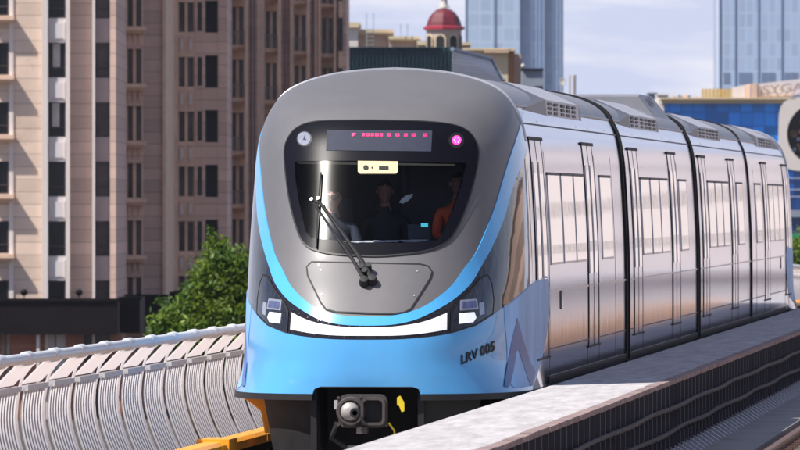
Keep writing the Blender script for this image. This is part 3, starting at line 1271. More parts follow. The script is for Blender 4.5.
# --- headlights
for s in (1, -1):
    m2 = MB()

    def mm_(pl):
        return pl if s == 1 else mirror(pl)
    gl_ = px_poly([(450, 333), (451, 312), (457, 303), (470, 290), (480, 278), (487, 275), (491, 283), (493, 300), (492, 314), (475, 325)], 2.5)
    patch(m2, mm_(gl_), gloss_black, .010, thick=.01)
    ribbon(m2, mm_(gl_), .016, rubber, .012)
    patch(m2, mm_(px_poly([(459.5, 300.5), (476, 299), (477.5, 309.5), (459.5, 311)], 2)), lensgrey, .014, thick=.01, grid=1)
    patch(m2, mm_(px_poly([(461.5, 302.3), (474.5, 301.2), (475.5, 307.8), (461.5, 309.2)], 2)), lensblue, .018, thick=.006, grid=1)
    patch(m2, mm_(px_poly([(458.5, 314), (473, 312.5), (475, 318), (472, 322.5), (459, 324)], 2)), lens, .018, thick=.012, grid=1)
    patch(m2, mm_(px_poly([(478, 303.5), (483, 302), (483.5, 314), (478.5, 316)], 2)), lensgrey, .015, thick=.01, grid=1)
    m2.build('headlight', cab_car, smooth=True)

# --- hatch
hatch_px = [(312, 262.2), (380, 263.7), (420, 264.5), (428, 266.5), (432, 272), (430, 279), (411, 309), (405, 312.5), (395, 314), (370, 313.7), (336, 312.3), (326, 309.5), (321, 303), (308, 276), (307, 267)]
hq = px_poly(hatch_px, 2.5)
m2 = MB()
patch(m2, hq, hood, .007, thick=.006)
ribbon(m2, hq, .017, rubber, .009)
for b in ((321, 270.5), (417, 271.5), (322, 295), (414, 296), (319, 265)):
    patch(m2, uq_circle(*b, .9, 8), palesteel, .012, grid=1)
m2.build('hatch', cab_car, smooth=True)

# --- wiper: two parallel arms and a blade


def on(px, py, off):
    u, q = hit(px, py)
    return S(u, q) + N(u, q) * off + Vector((TX, TY, 0))


m2 = MB()
m2.tube([on(371.5, 281, .06), on(360, 262, .085), on(343, 236, .085), on(321, 204, .075)], [.028, .022, .018, .014], rubber, 8)
m2.tube([on(364, 282, .06), on(353, 264, .09), on(338, 241, .09), on(316, 205, .075)], [.022, .016, .013, .011], rubber, 8)
for p in ((372.5, 282.5), (364.5, 284)):
    c = on(*p, .0)
    n = N(*hit(*p))
    m2.lathe(c, [(.052, -.01), (.052, .04), (.04, .085), (.0, .09)], rubber, 12, n)
for p in ((362, 272), (369, 270.5), (365, 276)):
    m2.lathe(on(*p, .05), [(.03, -.03), (.03, .05), (0, .05)], satin_black, 8, N(*hit(*p)))
m2.tube([on(362, 274, .05), on(371, 271.5, .05)], .016, rubber, 6)
for p in ((315.5, 204), (321.5, 203)):
    m2.lathe(on(*p, .085), [(.017, -.01), (.017, .02), (0, .02)], palesteel, 8, N(*hit(*p)))
m2.build('wiper_arm', cab_car, smooth=True)
m2 = MB()
m2.tube([on(322, 174, .03), on(321, 190, .035), on(319.5, 210, .04), on(318.2, 230, .035), on(317.5, 249, .03)], .009, rubber, 6)
m2.tube([on(316, 205, .075), on(319, 206, .05)], .014, rubber, 6)
m2.build('wiper_blade', cab_car)

# --- fleet number


def text_mesh(s, size, font_scale=1.0):
    c = bpy.data.curves.new('t', 'FONT')
    c.body = s
    c.size = size
    c.resolution_u = 4
    o = bpy.data.objects.new('t', c)
    col.objects.link(o)
    dg = bpy.context.evaluated_depsgraph_get()
    dg.update()
    me = o.evaluated_get(dg).to_mesh()
    vs = [v.co.copy() for v in me.vertices]
    fs = [tuple(p.vertices) for p in me.polygons]
    o.evaluated_get(dg).to_mesh_clear()
    bpy.data.objects.remove(o)
    bpy.data.curves.remove(c)
    return vs, fs


vs, fs = text_mesh('LRV 005', 1.0)
x0, x1 = min(v.x for v in vs), max(v.x for v in vs)
y1 = max(v.y for v in vs)
for s in (1,):
    m2 = MB()
    pos = []
    ok = True
    for v in vs:
        a = (v.x - x0) / (x1 - x0)
        b = v.y / y1
        # bold the strokes by a second, slightly shifted copy below
        h = hit(460.5 + 33 * a, 364.5 - 14.3 * a - 9.2 * b)
        u, q = h
        pos.append(S(u, q) + N(u, q) * .012 + Vector((TX, TY, 0)))
    if s == -1:
        um = [hit(460.5 + 33 * (1 - (v.x - x0) / (x1 - x0)), 364.5 - 14.3 * (1 - (v.x - x0) / (x1 - x0)) - 9.2 * v.y / y1) for v in vs]
        pos = [S(-u, q) + N(-u, q) * .012 + Vector((TX, TY, 0)) for u, q in um]
    m2.add(pos, fs, satin_black)
    for dx_, dz_ in ((.008, 0), (-.008, 0), (0, .006), (0, -.006)):
        m2.add([p + Vector((dx_, -dx_ * .3, dz_)) + Vector((0, -.001, 0)) for p in pos], fs, satin_black)
    m2.build('fleet_number', cab_car)

# --- nose rim at the roof
m2 = MB()
rr = []
for k in range(41):
    q = z2q(.62) + (1 - z2q(.62)) * k / 40
    rr.append((q,))
for s in (1, -1):
    pts = [[S(s * u, q[0]) + N(s * 1.05, q[0]) * o + Vector((TX, TY, 0)) for u, o in ((.99, .0), (.995, .016), (1.03, .02), (1.04, .0))] for q in rr]
    m2.loft(pts, roofpale, closed=False)
m2.build('nose_rim', cab_car, smooth=True)


# ------------------------------------------------------------ sides: doors, windows, roof gear
def side_point(y, z, s, off):
    q = z2q(z)
    u = s * (1 + (y - YS) / SIDE)
    return S(u, q) + N(u, q) * off + Vector((TX, TY, 0))


def side_panel(mb, y0, y1, z0, z1, s, off, material, thick=.02, nz_=10):
    for i in range(nz_):
        a, b = z0 + (z1 - z0) * i / nz_, z0 + (z1 - z0) * (i + 1) / nz_
        mb.add([side_point(y0, a, s, off), side_point(y1, a, s, off), side_point(y1, b, s, off), side_point(y0, b, s, off)], [(0, 1, 2, 3)], material)
        for yy in (y0, y1):
            mb.add([side_point(yy, a, s, off), side_point(yy, b, s, off), side_point(yy, b, s, off - thick), side_point(yy, a, s, off - thick)], [(0, 1, 2, 3)], material)
    for zz in (z0, z1):
        mb.add([side_point(y0, zz, s, off), side_point(y1, zz, s, off), side_point(y1, zz, s, off - thick), side_point(y0, zz, s, off - thick)], [(0, 1, 2, 3)], material)


def door(parent, y0, s):
    m2 = MB()
    w_ = 1.75
    zb, ztop = -1.58, .64
    side_panel(m2, y0, y0 + w_ / 2 - .012, zb, ztop, s, .006, silver)
    side_panel(m2, y0 + w_ / 2 + .012, y0 + w_, zb, ztop, s, .006, silver)
    for yy, ww in ((y0 - .022, .022), (y0 + w_ / 2 - .009, .018), (y0 + w_, .022)):
        side_panel(m2, yy, yy + ww, zb, ztop, s, .009, rubber)
    for k in (0, 1):
        a = y0 + k * w_ / 2 + .17
        side_panel(m2, a, a + .55, -.78, .42, s, .012, sidewin)
        for yy in (a - .02, a + .55):
            side_panel(m2, yy, yy + .02, -.78, .42, s, .013, winframe, nz_=4)
    side_panel(m2, y0 - .2, y0 + w_ + .2, ztop, ztop + .032, s, .02, rubber, .03, 1)
    side_panel(m2, y0 - .2, y0 + w_ + .2, zb - .022, zb, s, .018, rubber, .03, 1)
    m2.build('door', parent, smooth=False)


def window(parent, y0, y1, s):
    m2 = MB()
    side_panel(m2, y0 + .05, y1 - .05, -.62, .29, s, .008, sidewin)
    for a, b in ((y0, y0 + .05), (y1 - .05, y1)):
        side_panel(m2, a, b, -.62, .29, s, .009, winframe, .008, nz_=4)
    side_panel(m2, y0, y1, .29, .32, s, .012, cabgrey, nz_=1)
    side_panel(m2, y0, y1, -.645, -.62, s, .009, winframe, .008, nz_=1)
    m2.build('window', parent)


def roof_unit(parent, y0, y1, kind=0):
    """air-conditioning box with sloping sides, a wedge-shaped lead-in and side grilles"""
    m2 = MB()
    hw, tw, zb_ = 1.235, .80, .90

    def sec(y, h):
        zs_, zt2 = zb_ + .02 + .175 * h, 1.08 + .205 * h
        return [(TX - hw, TY + y, zb_), (TX - hw + .015, TY + y, zs_), (TX - tw, TY + y, zt2), (TX + tw, TY + y, zt2), (TX + hw - .015, TY + y, zs_), (TX + hw, TY + y, zb_)]
    zt_ = 1.285
    lead = 4.35 if kind == 0 else 3.1
    m2.loft([sec(y0, .05), sec(y0 + lead, 1.0)], roofgrey)
    m2.loft([sec(y0 + lead, 1.0), sec(y1, 1.0)], roofpale)
    m2.loft([sec(y1, 1.0), sec(y1 + .5, .0)], roofgrey)
    o = m2.build('roof_unit', parent)
    for s in (1, -1):
        m2 = MB()
        y = TY + y0 + lead + .25
        n_ = 0
        while y < TY + y1 - .7:
            xs_ = TX + s * (hw + .004)
            lean = (0, .10, -.08, .02)[n_ % 4]
            for k in range(3):
                za = zb_ + .045 + k * .048
                m2.add([(xs_, y, za), (xs_, y + .55, za), (xs_ - s * .003, y + .55 + lean, za + .03), (xs_ - s * .003, y + lean, za + .03)], [(0, 1, 2, 3)], satin_black)
                m2.add([(xs_ - s * .05, y, za), (xs_ - s * .05, y + .55, za), (xs_, y + .55, za), (xs_, y, za)], [(0, 1, 2, 3)], satin_black)
            y += .95 if n_ % 4 != 1 else 1.25
            n_ += 1
        m2.build('grille', parent)
    for sx_ in (-.35, .35):
        m2 = MB()
        m2.lathe((TX + sx_, TY + (y0 + lead + y1) / 2, zt_ + .002), [(.3, 0), (.3, .03), (.26, .03), (.26, .0)], roofgrey, 20)
        m2.build('fan_ring', parent)
    return o


def bogie(parent, y):
    m2 = MB()
    for dy in (-.95, .95):
        for s in (1, -1):
            m2.lathe((TX + s * .72, TY + y + dy, RAIL + .40), [(.40, -.07), (.42, -.02), (.42, 0), (.40, .01), (.40, .07), (.12, .08), (0, .08)], under, 20, Vector((s, 0, 0)))
        m2.tube([(TX - .9, TY + y + dy, RAIL + .40), (TX + .9, TY + y + dy, RAIL + .40)], .08, under, 10)
    for s in (1, -1):
        m2.box((TX + s * 1.0 - .08, TY + y - 1.4, RAIL + .32), (TX + s * 1.0 + .08, TY + y + 1.4, RAIL + .52), under)
        m2.box((TX + s * 1.05 - .12, TY + y - .3, RAIL + .3), (TX + s * 1.05 + .12, TY + y + .3, RAIL + .62), under)
    m2.build('bogie', parent)


def underbox(parent, y0, y1):
    m2 = MB()
    m2.box((TX - 1.2, TY + y0, -2.28), (TX + 1.2, TY + y1, -1.951), under)
    m2.build('equipment_box', parent, bevel=.02)


def seams(parent, ylist, y0, y1):
    m2 = MB()
    for s in (1, -1):
        for y in ylist:
            side_panel(m2, y, y + .012, -1.84, .85, s, .003, cabgrey, .004, 8)
        side_panel(m2, y0, y1, .80, .815, s, .004, cabgrey, .004, 1)
        side_panel(m2, y0, y1, -.925, -.905, s, .006, winframe, .006, 1)
        side_panel(m2, y0, y1, -1.52, -1.507, s, .003, cabgrey, .004, 1)
    m2.build('body_seam', parent)


def gap_shade_strip(parent, y0, y1):
    for s in (1, -1):
        m2 = MB()
        side_panel(m2, y0, y1, -1.868, -1.79, s, .009, frit, .012, 2)  # black strip on the body, painted in for the dark gap underneath
        m2.build('sill', parent)


def gangway(parent, y):
    m2 = MB()
    for i in range(4):
        yy = y + i * .11
        m2.loft([ring(yy, .16), ring(yy + .05, .09), ring(yy + .10, .16)], rubber, closed=False)
    # edge fairing of the car end
    m2.build('gangway', parent)


def car_end(parent, y):
    """dark edging round the end of a car body"""
    m2 = MB()
    m2.loft([ring(y - .06, -.004), ring(y - .06, -.022), ring(y, -.022), ring(y, .02)], rubber, closed=False)
    m2.build('end_frame', parent)


LPIT = 17.45


def roof_skin(parent, y0, y1):
    m2 = MB()
    for k in range(24):
        z_ = None
        qa, qb = z2q(.99) + (1 - z2q(.99)) * k / 24, z2q(.99) + (1 - z2q(.99)) * (k + 1) / 24
        for s in (1, -1):
            ua, ub = s * (1 + (y0 - YS) / SIDE), s * (1 + (y1 - YS) / SIDE)
            f = [S(u, q) + N(u, q) * .006 + Vector((TX, TY, 0)) for u, q in ((ua, qa), (ub, qa), (ub, qb), (ua, qb))]
            m2.add(f, [(0, 1, 2, 3)], roofmid)
    for s in (1, -1):
        ua, ub = s * (1 + (y0 - YS) / SIDE), s * (1 + (y1 - YS) / SIDE)
        q = z2q(.985)
        m2.tube([S(ua, q) + N(ua, q) * .004 + Vector((TX, TY, 0)), S(ub, q) + N(ub, q) * .004 + Vector((TX, TY, 0))], .014, roofpale, 6)
    m2.build('roof', parent, smooth=True)


for s in (1, -1):
    d0 = YS + .55
    door(cab_car, d0, s)
    door(cab_car, YS + 9.25, s)
    for a, b in ((2.85, 4.85), (5.05, 7.05), (7.2, 9.0), (11.95, 14.1)):
        window(cab_car, YS + a, YS + b, s)
roof_skin(cab_car, YS + .13, REAR - .35)
roof_unit(cab_car, YS + .35, YS + 10.3)
bogie(cab_car, 4.2)
bogie(cab_car, 16.4)
underbox(cab_car, 6.4, 14.2)
seams(cab_car, (YS + 2.6, YS + 9.1, YS + 11.2, YS + 14.4), YS + .02, REAR - .1)
car_end(cab_car, REAR)
gap_shade_strip(cab_car, YS + 2.4, REAR - .07)
gangway(cab_car, REAR + .0)
# emblem-like small dark latch on the lower side
for s in (1, -1):
    m2 = MB()
    side_panel(m2, YS + 4.35, YS + 4.65, -1.12, -.92, s, .012, gloss_black, .012, 1)
    m2.build('latch_plate', cab_car)

# --- middle car, built once
my = REAR + .45
shell = MB()
body_shell(shell, my, my + LPIT - .45)
r_ = ring(my + .01)
shell.add(r_, [tuple(range(len(r_)))[::-1]], rubber)
mid = shell.build('passenger_car', train, origin=(TX, TY + my, RAIL), smooth=True, recalc=False)
for s in (1, -1):
    door(mid, my + 1.3, s)
    door(mid, my + 10.4, s)
    for a, b in ((3.4, 5.4), (5.65, 7.65), (7.85, 9.85), (12.7, 14.7)):
        window(mid, my + a, my + b, s)
roof_skin(mid, my + .3, my + LPIT - .8)
roof_unit(mid, my + .3, my + 9.6, 1)
# rear roof fairing with two slots
m2 = MB()
hw, tw = 1.16, .84
ya, yb = TY + my + 12.4, TY + my + LPIT - .7


def fsec(y, h):
    return [(TX - hw, y, 1.0), (TX - tw, y, 1.15 + .36 * h), (TX + tw, y, 1.15 + .36 * h), (TX + hw, y, 1.0)]


m2.loft([fsec(ya, .75), fsec(ya + .25, .85), fsec(yb - 1.0, .85), fsec(yb, .4)], roofmid)
for s in (1, -1):
    for i in range(2):
        y = ya + .9 + i * .5
        p0, p1 = Vector((TX + s * (hw - .20), y, 1.30)), Vector((TX + s * (hw - .27), y, 1.43))
        d = Vector((s * .012, 0, .006))
        m2.add([p0 + d, p0 + d + Vector((0, .3, 0)), p1 + d + Vector((0, .3, 0)), p1 + d], [(0, 1, 2, 3)], satin_black)
m2.build('roof_fairing', mid)
bogie(mid, my + 3.2)
bogie(mid, my + 13.8)
underbox(mid, my + 5.2, my + 11.6)
seams(mid, (my + 3.2, my + 10.2, my + 12.4), my + .1, my + LPIT - .55)
car_end(mid, my + LPIT - .45)
gap_shade_strip(mid, my + .07, my + LPIT - .52)
m2 = MB()
m2.loft([ring(my + .06, -.004), ring(my + .06, -.022), ring(my, -.022), ring(my, .02)], rubber, closed=False)
m2.build('end_frame', mid)
gangway(mid, my + LPIT - .45)


def copy_car(src, loc, rz=0, skip=()):
    c = src.copy()
    col.objects.link(c)
    c.parent = train
    c.location = Vector(loc) - train.location
    c.rotation_euler = (0, 0, rz)
    for ch in list(src.children):
        if ch.name.split('.')[0] in skip:
            continue
        d = ch.copy()
        col.objects.link(d)
        d.parent = c
    return c


copy_car(mid, (TX, TY + my + LPIT, RAIL), 0, ('roof_fairing',))
tail_tip = TY + my + 2 * LPIT + REAR - .6
copy_car(cab_car, (TX, tail_tip, RAIL), math.pi, ('gangway', 'display_character'))

# ------------------------------------------------------------ inside the cab (fixed to the train)
m2 = MB()
bz = pt(370, 243, 88).z - .04
m2.box((TX - 1.25, TY + YS - .2, -1.6), (TX + 1.25, TY + YS - .12, .82), cabdark)
m2.box((TX - .9, TY + YS - .2, .82), (TX + .9, TY + YS - .12, 1.12), cabdark)            # rear wall
m2.box((TX - .95, TY + YS - .205, -.3), (TX - .45, TY + YS - .201, .55), cabgrey)
m2.box((TX + .1, TY + YS - .205, -1.4), (TX + .7, TY + YS - .201, .75), cabgrey)
m2.box((TX - 1.0, TY + 1.2, -1.62), (TX + 1.0, TY + YS - .2, -1.55), cabdark)
m2.build('cab_interior', cab_car)
m2 = MB()
m2.loft([[(TX + x, TY + y, z) for x, z in ((-.95, bz - .1), (-.95, bz + dz), (.95, bz + dz), (.95, bz - .1))] for y, dz in ((.98, -.02), (1.1, .02), (1.35, .03), (1.45, -.05))], cabdark)
m2.build('dashboard', cab_car, bevel=.02)
m2 = MB()
sx0 = pt(330, 0, 90).x
m2.box((sx0 - .26, TY + 2.02, -.95), (sx0 + .26, TY + 2.14, .05), navy)
m2.box((sx0 - .26, TY + 1.55, -1.0), (sx0 + .26, TY + 2.1, -.9), navy)
m2.box((sx0 - .13, TY + 2.04, .07), (sx0 + .13, TY + 2.12, .25), navy)
m2.tube([(sx0, TY + 1.85, -1.55), (sx0, TY + 1.85, -.95)], .06, cabdark, 8)
m2.build('driver_seat', cab_car, bevel=.03)
# sun-blind rail and the beige camera unit behind the top of the screen
m2 = MB()
a, b = pt(294, 161.3, 89.0), pt(466, 163.4, 89.0)
hits = [on(px_, 161.4 + (px_ - 294) * .012, -.03) for px_ in range(296, 466, 10)]
m2.tube(hits, .012, beige, 6)
m2.build('blind_rail', cab_car)
m2 = MB()
cpl = px_poly([(358, 161.5), (398, 162), (398, 172), (396, 174.2), (360, 174.2), (358, 172)], 2)
patch(m2, cpl, beige, .013, thick=.02, grid=1)
patch(m2, uq_circle(366, 168.4, 2.6, 14), rubber, .017, thick=.003, grid=1)
patch(m2, uq_circle(372.4, 168.4, 1.0, 8), rubber, .017, thick=.003, grid=1)
patch(m2, px_poly([(379, 167), (388.5, 167), (388.5, 170.2), (379, 170.2)], 2), rubber, .017, thick=.003, grid=1)
m2.build('camera_unit', cab_car)
# mirror, slips for dash reflections, small screen on the desk
m2 = MB()
p = [pt(x_, y_, 89.2) for x_, y_ in ((399, 202.5), (402, 198.5), (407, 195), (413, 193.8), (412, 197), (408, 201), (403, 203.5))]
m2.add(p + [q_ + Vector((0, .03, 0)) for q_ in p], [tuple(range(7)), tuple(range(7, 14))[::-1]] + [(i, (i + 1) % 7, 7 + (i + 1) % 7, 7 + i) for i in range(7)], paper)
m2.tube([pt(408, 198, 89.25), pt(408, 180, 89.4), pt(407, 165, 89.5)], .01, cabdark, 6)
m2.build('cab_mirror', cab_car)
m2 = MB()
m2.box((TX + .28, TY + 1.55, bz), (TX + .50, TY + 1.6, bz + .22), cabdark)
m2.add([pt(421, 223, 88.6), pt(428, 223, 88.6), pt(428, 227, 88.6), pt(421, 227, 88.6)], [(0, 1, 2, 3)], cyan)
m2.build('desk_screen', cab_car)
m2 = MB()
random.seed(12)
for i in range(7):
    x_, y_ = TX - .35 + .13 * i + random.uniform(-.04, .04), TY + 1.18 + random.uniform(0, .25)
    a = random.uniform(-.5, .5)
    fr = Matrix.Translation((x_, y_, bz + .042 + i * .003)) @ Matrix.Rotation(a, 4, 'Z') @ Matrix.Rotation(.12, 4, 'X')
    m2.box((-.09, -.06, 0), (.09, .06, .003), paper, fr)  # white slips added where the glass shows reflections of the dash
m2.build('dash_glints', cab_car)

# ------------------------------------------------------------ people in the cab


def head_mesh(c, tilt=0.0, turn=0.0, scale=1.0):
    """a head with brow, nose, lips, chin and ears facing -Y"""
    vs, fs = [], []
    nu_, nv_ = 32, 26
    for i in range(nv_ + 1):
        th = math.pi * i / nv_
        for k in range(nu_):
            ph = 2 * math.pi * k / nu_
            x, y, z = math.sin(th) * math.sin(ph), -math.sin(th) * math.cos(ph), math.cos(th)
            px_, py_, pz_ = x * .076, y * .096, z * .122
            if z < -.1:                       # narrow jaw
                t = min(1, (-z - .1) / .9)
                px_ *= 1 - .28 * t
                py_ = py_ * (1 - .12 * t) - .012 * t
            if y < 0:                         # features
                f = -y
                g = lambda cx_, cz_, sx_, sz_: math.exp(-((x - cx_) / sx_) ** 2 - ((z - cz_) / sz_) ** 2)
                py_ -= f * (.026 * g(0, -.22, .16, .16) + .014 * g(0, -.05, .12, .2) + .008 * g(0, .18, .6, .1))
                py_ += f * .011 * (g(-.42, .02, .2, .12) + g(.42, .02, .2, .12))
                py_ -= f * (.008 * g(0, -.50, .28, .05) + .008 * g(0, -.60, .24, .05) + .012 * g(0, -.85, .3, .14))
            vs.append((px_, py_, pz_))
    for i in range(nv_):
        for k in range(nu_):
            fs.append((i * nu_ + k, i * nu_ + (k + 1) % nu_, (i + 1) * nu_ + (k + 1) % nu_, (i + 1) * nu_ + k))
    M_ = Matrix.Translation(c) @ Matrix.Rotation(turn, 4, 'Z') @ Matrix.Rotation(tilt, 4, 'X') @ Matrix.Scale(scale, 4)
    return vs, fs, M_


def person(loc_head, label, torso_mat, seated=True, turn=0.0, glasses=True, arms=None):
    H = Vector(loc_head)
    root_loc = (H.x, H.y + .05, -1.55)
    # skeleton grown with a Skin modifier
    nodes = [(0, .06, -.78, .15), (0, .07, -.55, .15), (0, .06, -.33, .16), (0, .04, -.21, .10), (0, .02, -.12, .055), (0, .015, -.03, .055)]
    V = [(H + Vector(n[:3])) for n in nodes]
    Rr = [n[3] for n in nodes]
    E = [(i, i + 1) for i in range(5)]

    def chain(start, pts, rad):
        prev = start
        for p, r in zip(pts, rad):
            V.append(H + Vector(p))
            Rr.append(r)
            E.append((prev, len(V) - 1))
            prev = len(V) - 1
        return prev
    for s in (1, -1):
        a = arms[s] if arms else [(s * .20, .05, -.25), (s * .27, -.05, -.50), (s * .17, -.30, -.52), (s * .15, -.38, -.51)]
        w_i = chain(2, a, (.062, .048, .034, .030))
        hp = Vector(a[-1])
        d = (hp - Vector(a[-2])).normalized()
        for k in range(5):
            sp = (k - 2) * .018
            l = (.055, .075, .08, .075, .06)[k]
            b = hp + Vector((sp, 0, 0)) + d * .05
            chain(w_i, [b, b + d * l * .55 + Vector((0, 0, -.008)), b + d * l + Vector((0, 0, -.03))], (.010, .009, .008))
        if seated:
            chain(0, [(s * .10, -.05, -.82), (s * .13, -.45, -.84), (s * .13, -.50, -1.28), (s * .13, -.58, -1.40)], (.085, .062, .045, .04))
        else:
            chain(0, [(s * .10, .06, -.90), (s * .11, .02, -1.18), (s * .11, .08, -1.42), (s * .11, -.03, -1.47)], (.085, .062, .045, .04))
    me = bpy.data.meshes.new('p')
    me.from_pydata(V, E, [])
    o = bpy.data.objects.new('p', me)
    col.objects.link(o)
    sm = o.modifiers.new('skin', 'SKIN')
    for i, sv in enumerate(me.skin_vertices[0].data):
        sv.radius = (Rr[i], Rr[i] * (.75 if i < 4 else 1))
        sv.use_root = (i == 0)
    ss = o.modifiers.new('sub', 'SUBSURF')
    ss.levels = ss.render_levels = 1
    dg = bpy.context.evaluated_depsgraph_get()
    dg.update()
    ev = o.evaluated_get(dg)
    m_ = ev.to_mesh()
    mb_ = MB()
    bv = [v.co.copy() for v in m_.vertices]
    skf, shf, trf = [], [], []
    for p_ in m_.polygons:
        c = sum((bv[i] for i in p_.vertices), Vector()) / len(p_.vertices) - H
        hand = False
        for s in (1, -1):
            a = arms[s] if arms else [(s * .20, .05, -.25), (s * .27, -.05, -.50), (s * .17, -.30, -.52), (s * .15, -.38, -.51)]
            if (c - Vector(a[2])).length < .02 or (c - Vector(a[3])).length < .06 or (c - (Vector(a[3]) + (Vector(a[3]) - Vector(a[2])).normalized() * .1)).length < .12:
                hand = True
        (skf if (c.z > -.145 or hand) else trf if c.z < -.74 else shf).append(tuple(p_.vertices))
    ev.to_mesh_clear()
    bpy.data.objects.remove(o)
    mb_.add(bv, skf, skin)
    k0 = len(mb_.v) - len(bv)
    for fs_, mt in ((shf, torso_mat), (trf, navy)):
        kk = mb_.m(mt)
        for f_ in fs_:
            mb_.f.append([k0 + i for i in f_])
            mb_.mi.append(kk)
    vs_, fs_, M_ = head_mesh(H + Vector((0, 0, .02)), 0, turn)
    mb_.add([M_ @ Vector(v) for v in vs_], fs_, skin)
    for s in (1, -1):                         # ears
        mb_.lathe(M_ @ Vector((s * .074, .012, .0)), [(.012, -.01), (.026, 0), (.022, .012), (.0, .014)], skin, 10, M_.to_3x3() @ Vector((s, .25, 0)))
    body = mb_.build('person', None, origin=root_loc, smooth='all')
    tag(body, label, 'person')
    # hair: cap over the crown
    hb = MB()
    keep = [f_ for f_ in fs_ if all((vs_[i][2] > .045 and vs_[i][1] > -.085) or (vs_[i][1] > .02 and vs_[i][2] > -.05) for i in f_)]
    hb.add([M_ @ (Vector(v) * 1.075) for v in vs_], keep, hair)
    hb.build('hair', body, smooth='all')
    if glasses:
        gb = MB()
        for s in (1, -1):
            gb.lathe(M_ @ Vector((s * .032, -.103, .010)), [(.0, -.006), (.031, -.006), (.031, .006), (.0, .009)], shades, 14, M_.to_3x3() @ Vector((s * .18, -1, 0)))
            gb.tube([M_ @ Vector((s * .055, -.078, .016)), M_ @ Vector((s * .078, .01, .014))], .004, shades, 6)
        gb.tube([M_ @ Vector((-.012, -.096, .016)), M_ @ Vector((.012, -.096, .016))], .005, shades, 6)
        gb.build('sunglasses', body)
    return body


h1 = pt(333, 200.5, 88.97)
person(h1, 'seated driver in sunglasses behind the left half of the windscreen', navy, True, -.15)
h2 = pt(458, 186, 89.35)
person(h2, 'person in orange vest standing at the right edge of the windscreen', vest, False, .3, False,
       {1: [(.20, .05, -.25), (.25, .02, -.52), (.22, -.14, -.70), (.22, -.21, -.72)], -1: [(-.19, .03, -.25), (-.22, -.06, -.50), (-.05, -.20, -.52), (.0, -.24, -.52)]})
h3 = pt(385, 194, 90.0)
person(h3, 'dark-clothed person standing in shadow behind the middle of the windscreen', navy, False, .1, False)

# ================================================================== CITY
CF = Matrix(((CA, -SA, 0, 0), (SA, CA, 0, 0), (0, 0, 1, 0), (0, 0, 0, 1)))      # camera-aligned axes: right, away, up


def X_(px, d):
    return (px - 400) / F * d


def Z_(py, d):
    return (HZ - py) / F * d


def cbox(mb, px0, px1, z0, z1, d, th, material, proud=0.0):
    """box whose front face stands at depth d - proud and spans photo columns px0..px1"""
    mb.box((X_(px0, d), d - proud, z0), (X_(px1, d), d + th, z1), material, CF)


stone = courses(mat('cream stone', (0.66, 0.51, 0.41), 0.85, 0, 0.08, 0.5, bump=0.01, bscale=3, dirt=((0.40, 0.29, 0.23), 0.6, 0.5)), 0.70, 0, joint=0.05, dark=0.62)
stone_pink = courses(mat('pink stone', (0.66, 0.46, 0.37), 0.85, 0, 0.1, 0.5, bump=0.01, bscale=3, dirt=((0.50, 0.33, 0.26), 0.6, 0.5)), 0.70, 0, joint=0.05, dark=0.62)
stone_warm = mat('warm stone trim', (0.74, 0.52, 0.38), 0.85, 0, 0.15, 0.8, dirt=((0.5, 0.31, 0.21), 1, 0.5))
trim = mat('pale trim', (0.70, 0.62, 0.57), 0.8, 0, 0.06, 0.6)
spandrel = mat('grey spandrel', (0.45, 0.37, 0.36), 0.8, 0, 0.06, 0.6)
spandrel_pale = mat('pale spandrel', (0.62, 0.57, 0.56), 0.8, 0, 0.06, 0.6)
bglass = mat('building glass', (0.006, 0.005, 0.006), 0.08, 0, 0.4, 0.4, spec=0.25)
bglass_grey = mat('building grey glass', (0.075, 0.058, 0.055), 0.12, 0, 0.6, 0.35, spec=0.25)
void = mat('dark opening', (0.008, 0.008, 0.009), 0.6, 0, 0.3, 0.5)
frame_dark = mat('window frame', (0.035, 0.03, 0.032), 0.5, 0, 0.2, 1)
curtain = mat('curtain', (0.42, 0.40, 0.39), 0.8, 0, 0.15, 2)
canopy_m = mat('canopy bronze', (0.008, 0.005, 0.005), 0.6, 0.0, spec=.15, var=0.3, vscale=0.8)
redbrick = courses(mat('red brick', (0.30, 0.13, 0.085), 0.85, 0, 0.2, 1.5), 0.30, 0, joint=0.03, dark=0.7)
balc = mat('balcony iron', (0.22, 0.22, 0.21), 0.5, 0.3, 0.2, 2)
pipe_m = mat('drain pipe', (0.16, 0.12, 0.12), 0.6, 0, 0.3, 1)

FL = 3.305
ZT0 = 5.61                                   # head of the window on the floor just above the photo's middle
FLOORS = range(-3, 4)
ROOF = ZT0 + FL * 3 + 2.2
rnd = random.Random(5)

bld = empty('apartment_building', CF @ Vector((X_(150, 520), 520, GROUND)))
tag(bld, 'tall stepped apartment building in pinkish stone with a dark canopy above its ground floor', 'building')
wall_mb = {}


def wmb(k):
    return wall_mb.setdefault(k, MB())


def pier(blk, px0, px1, d, material, proud=0.0, z0=GROUND, z1=ROOF, th=.6):
    cbox(wmb(blk), px0, px1, z0, z1, d, th, material, proud)


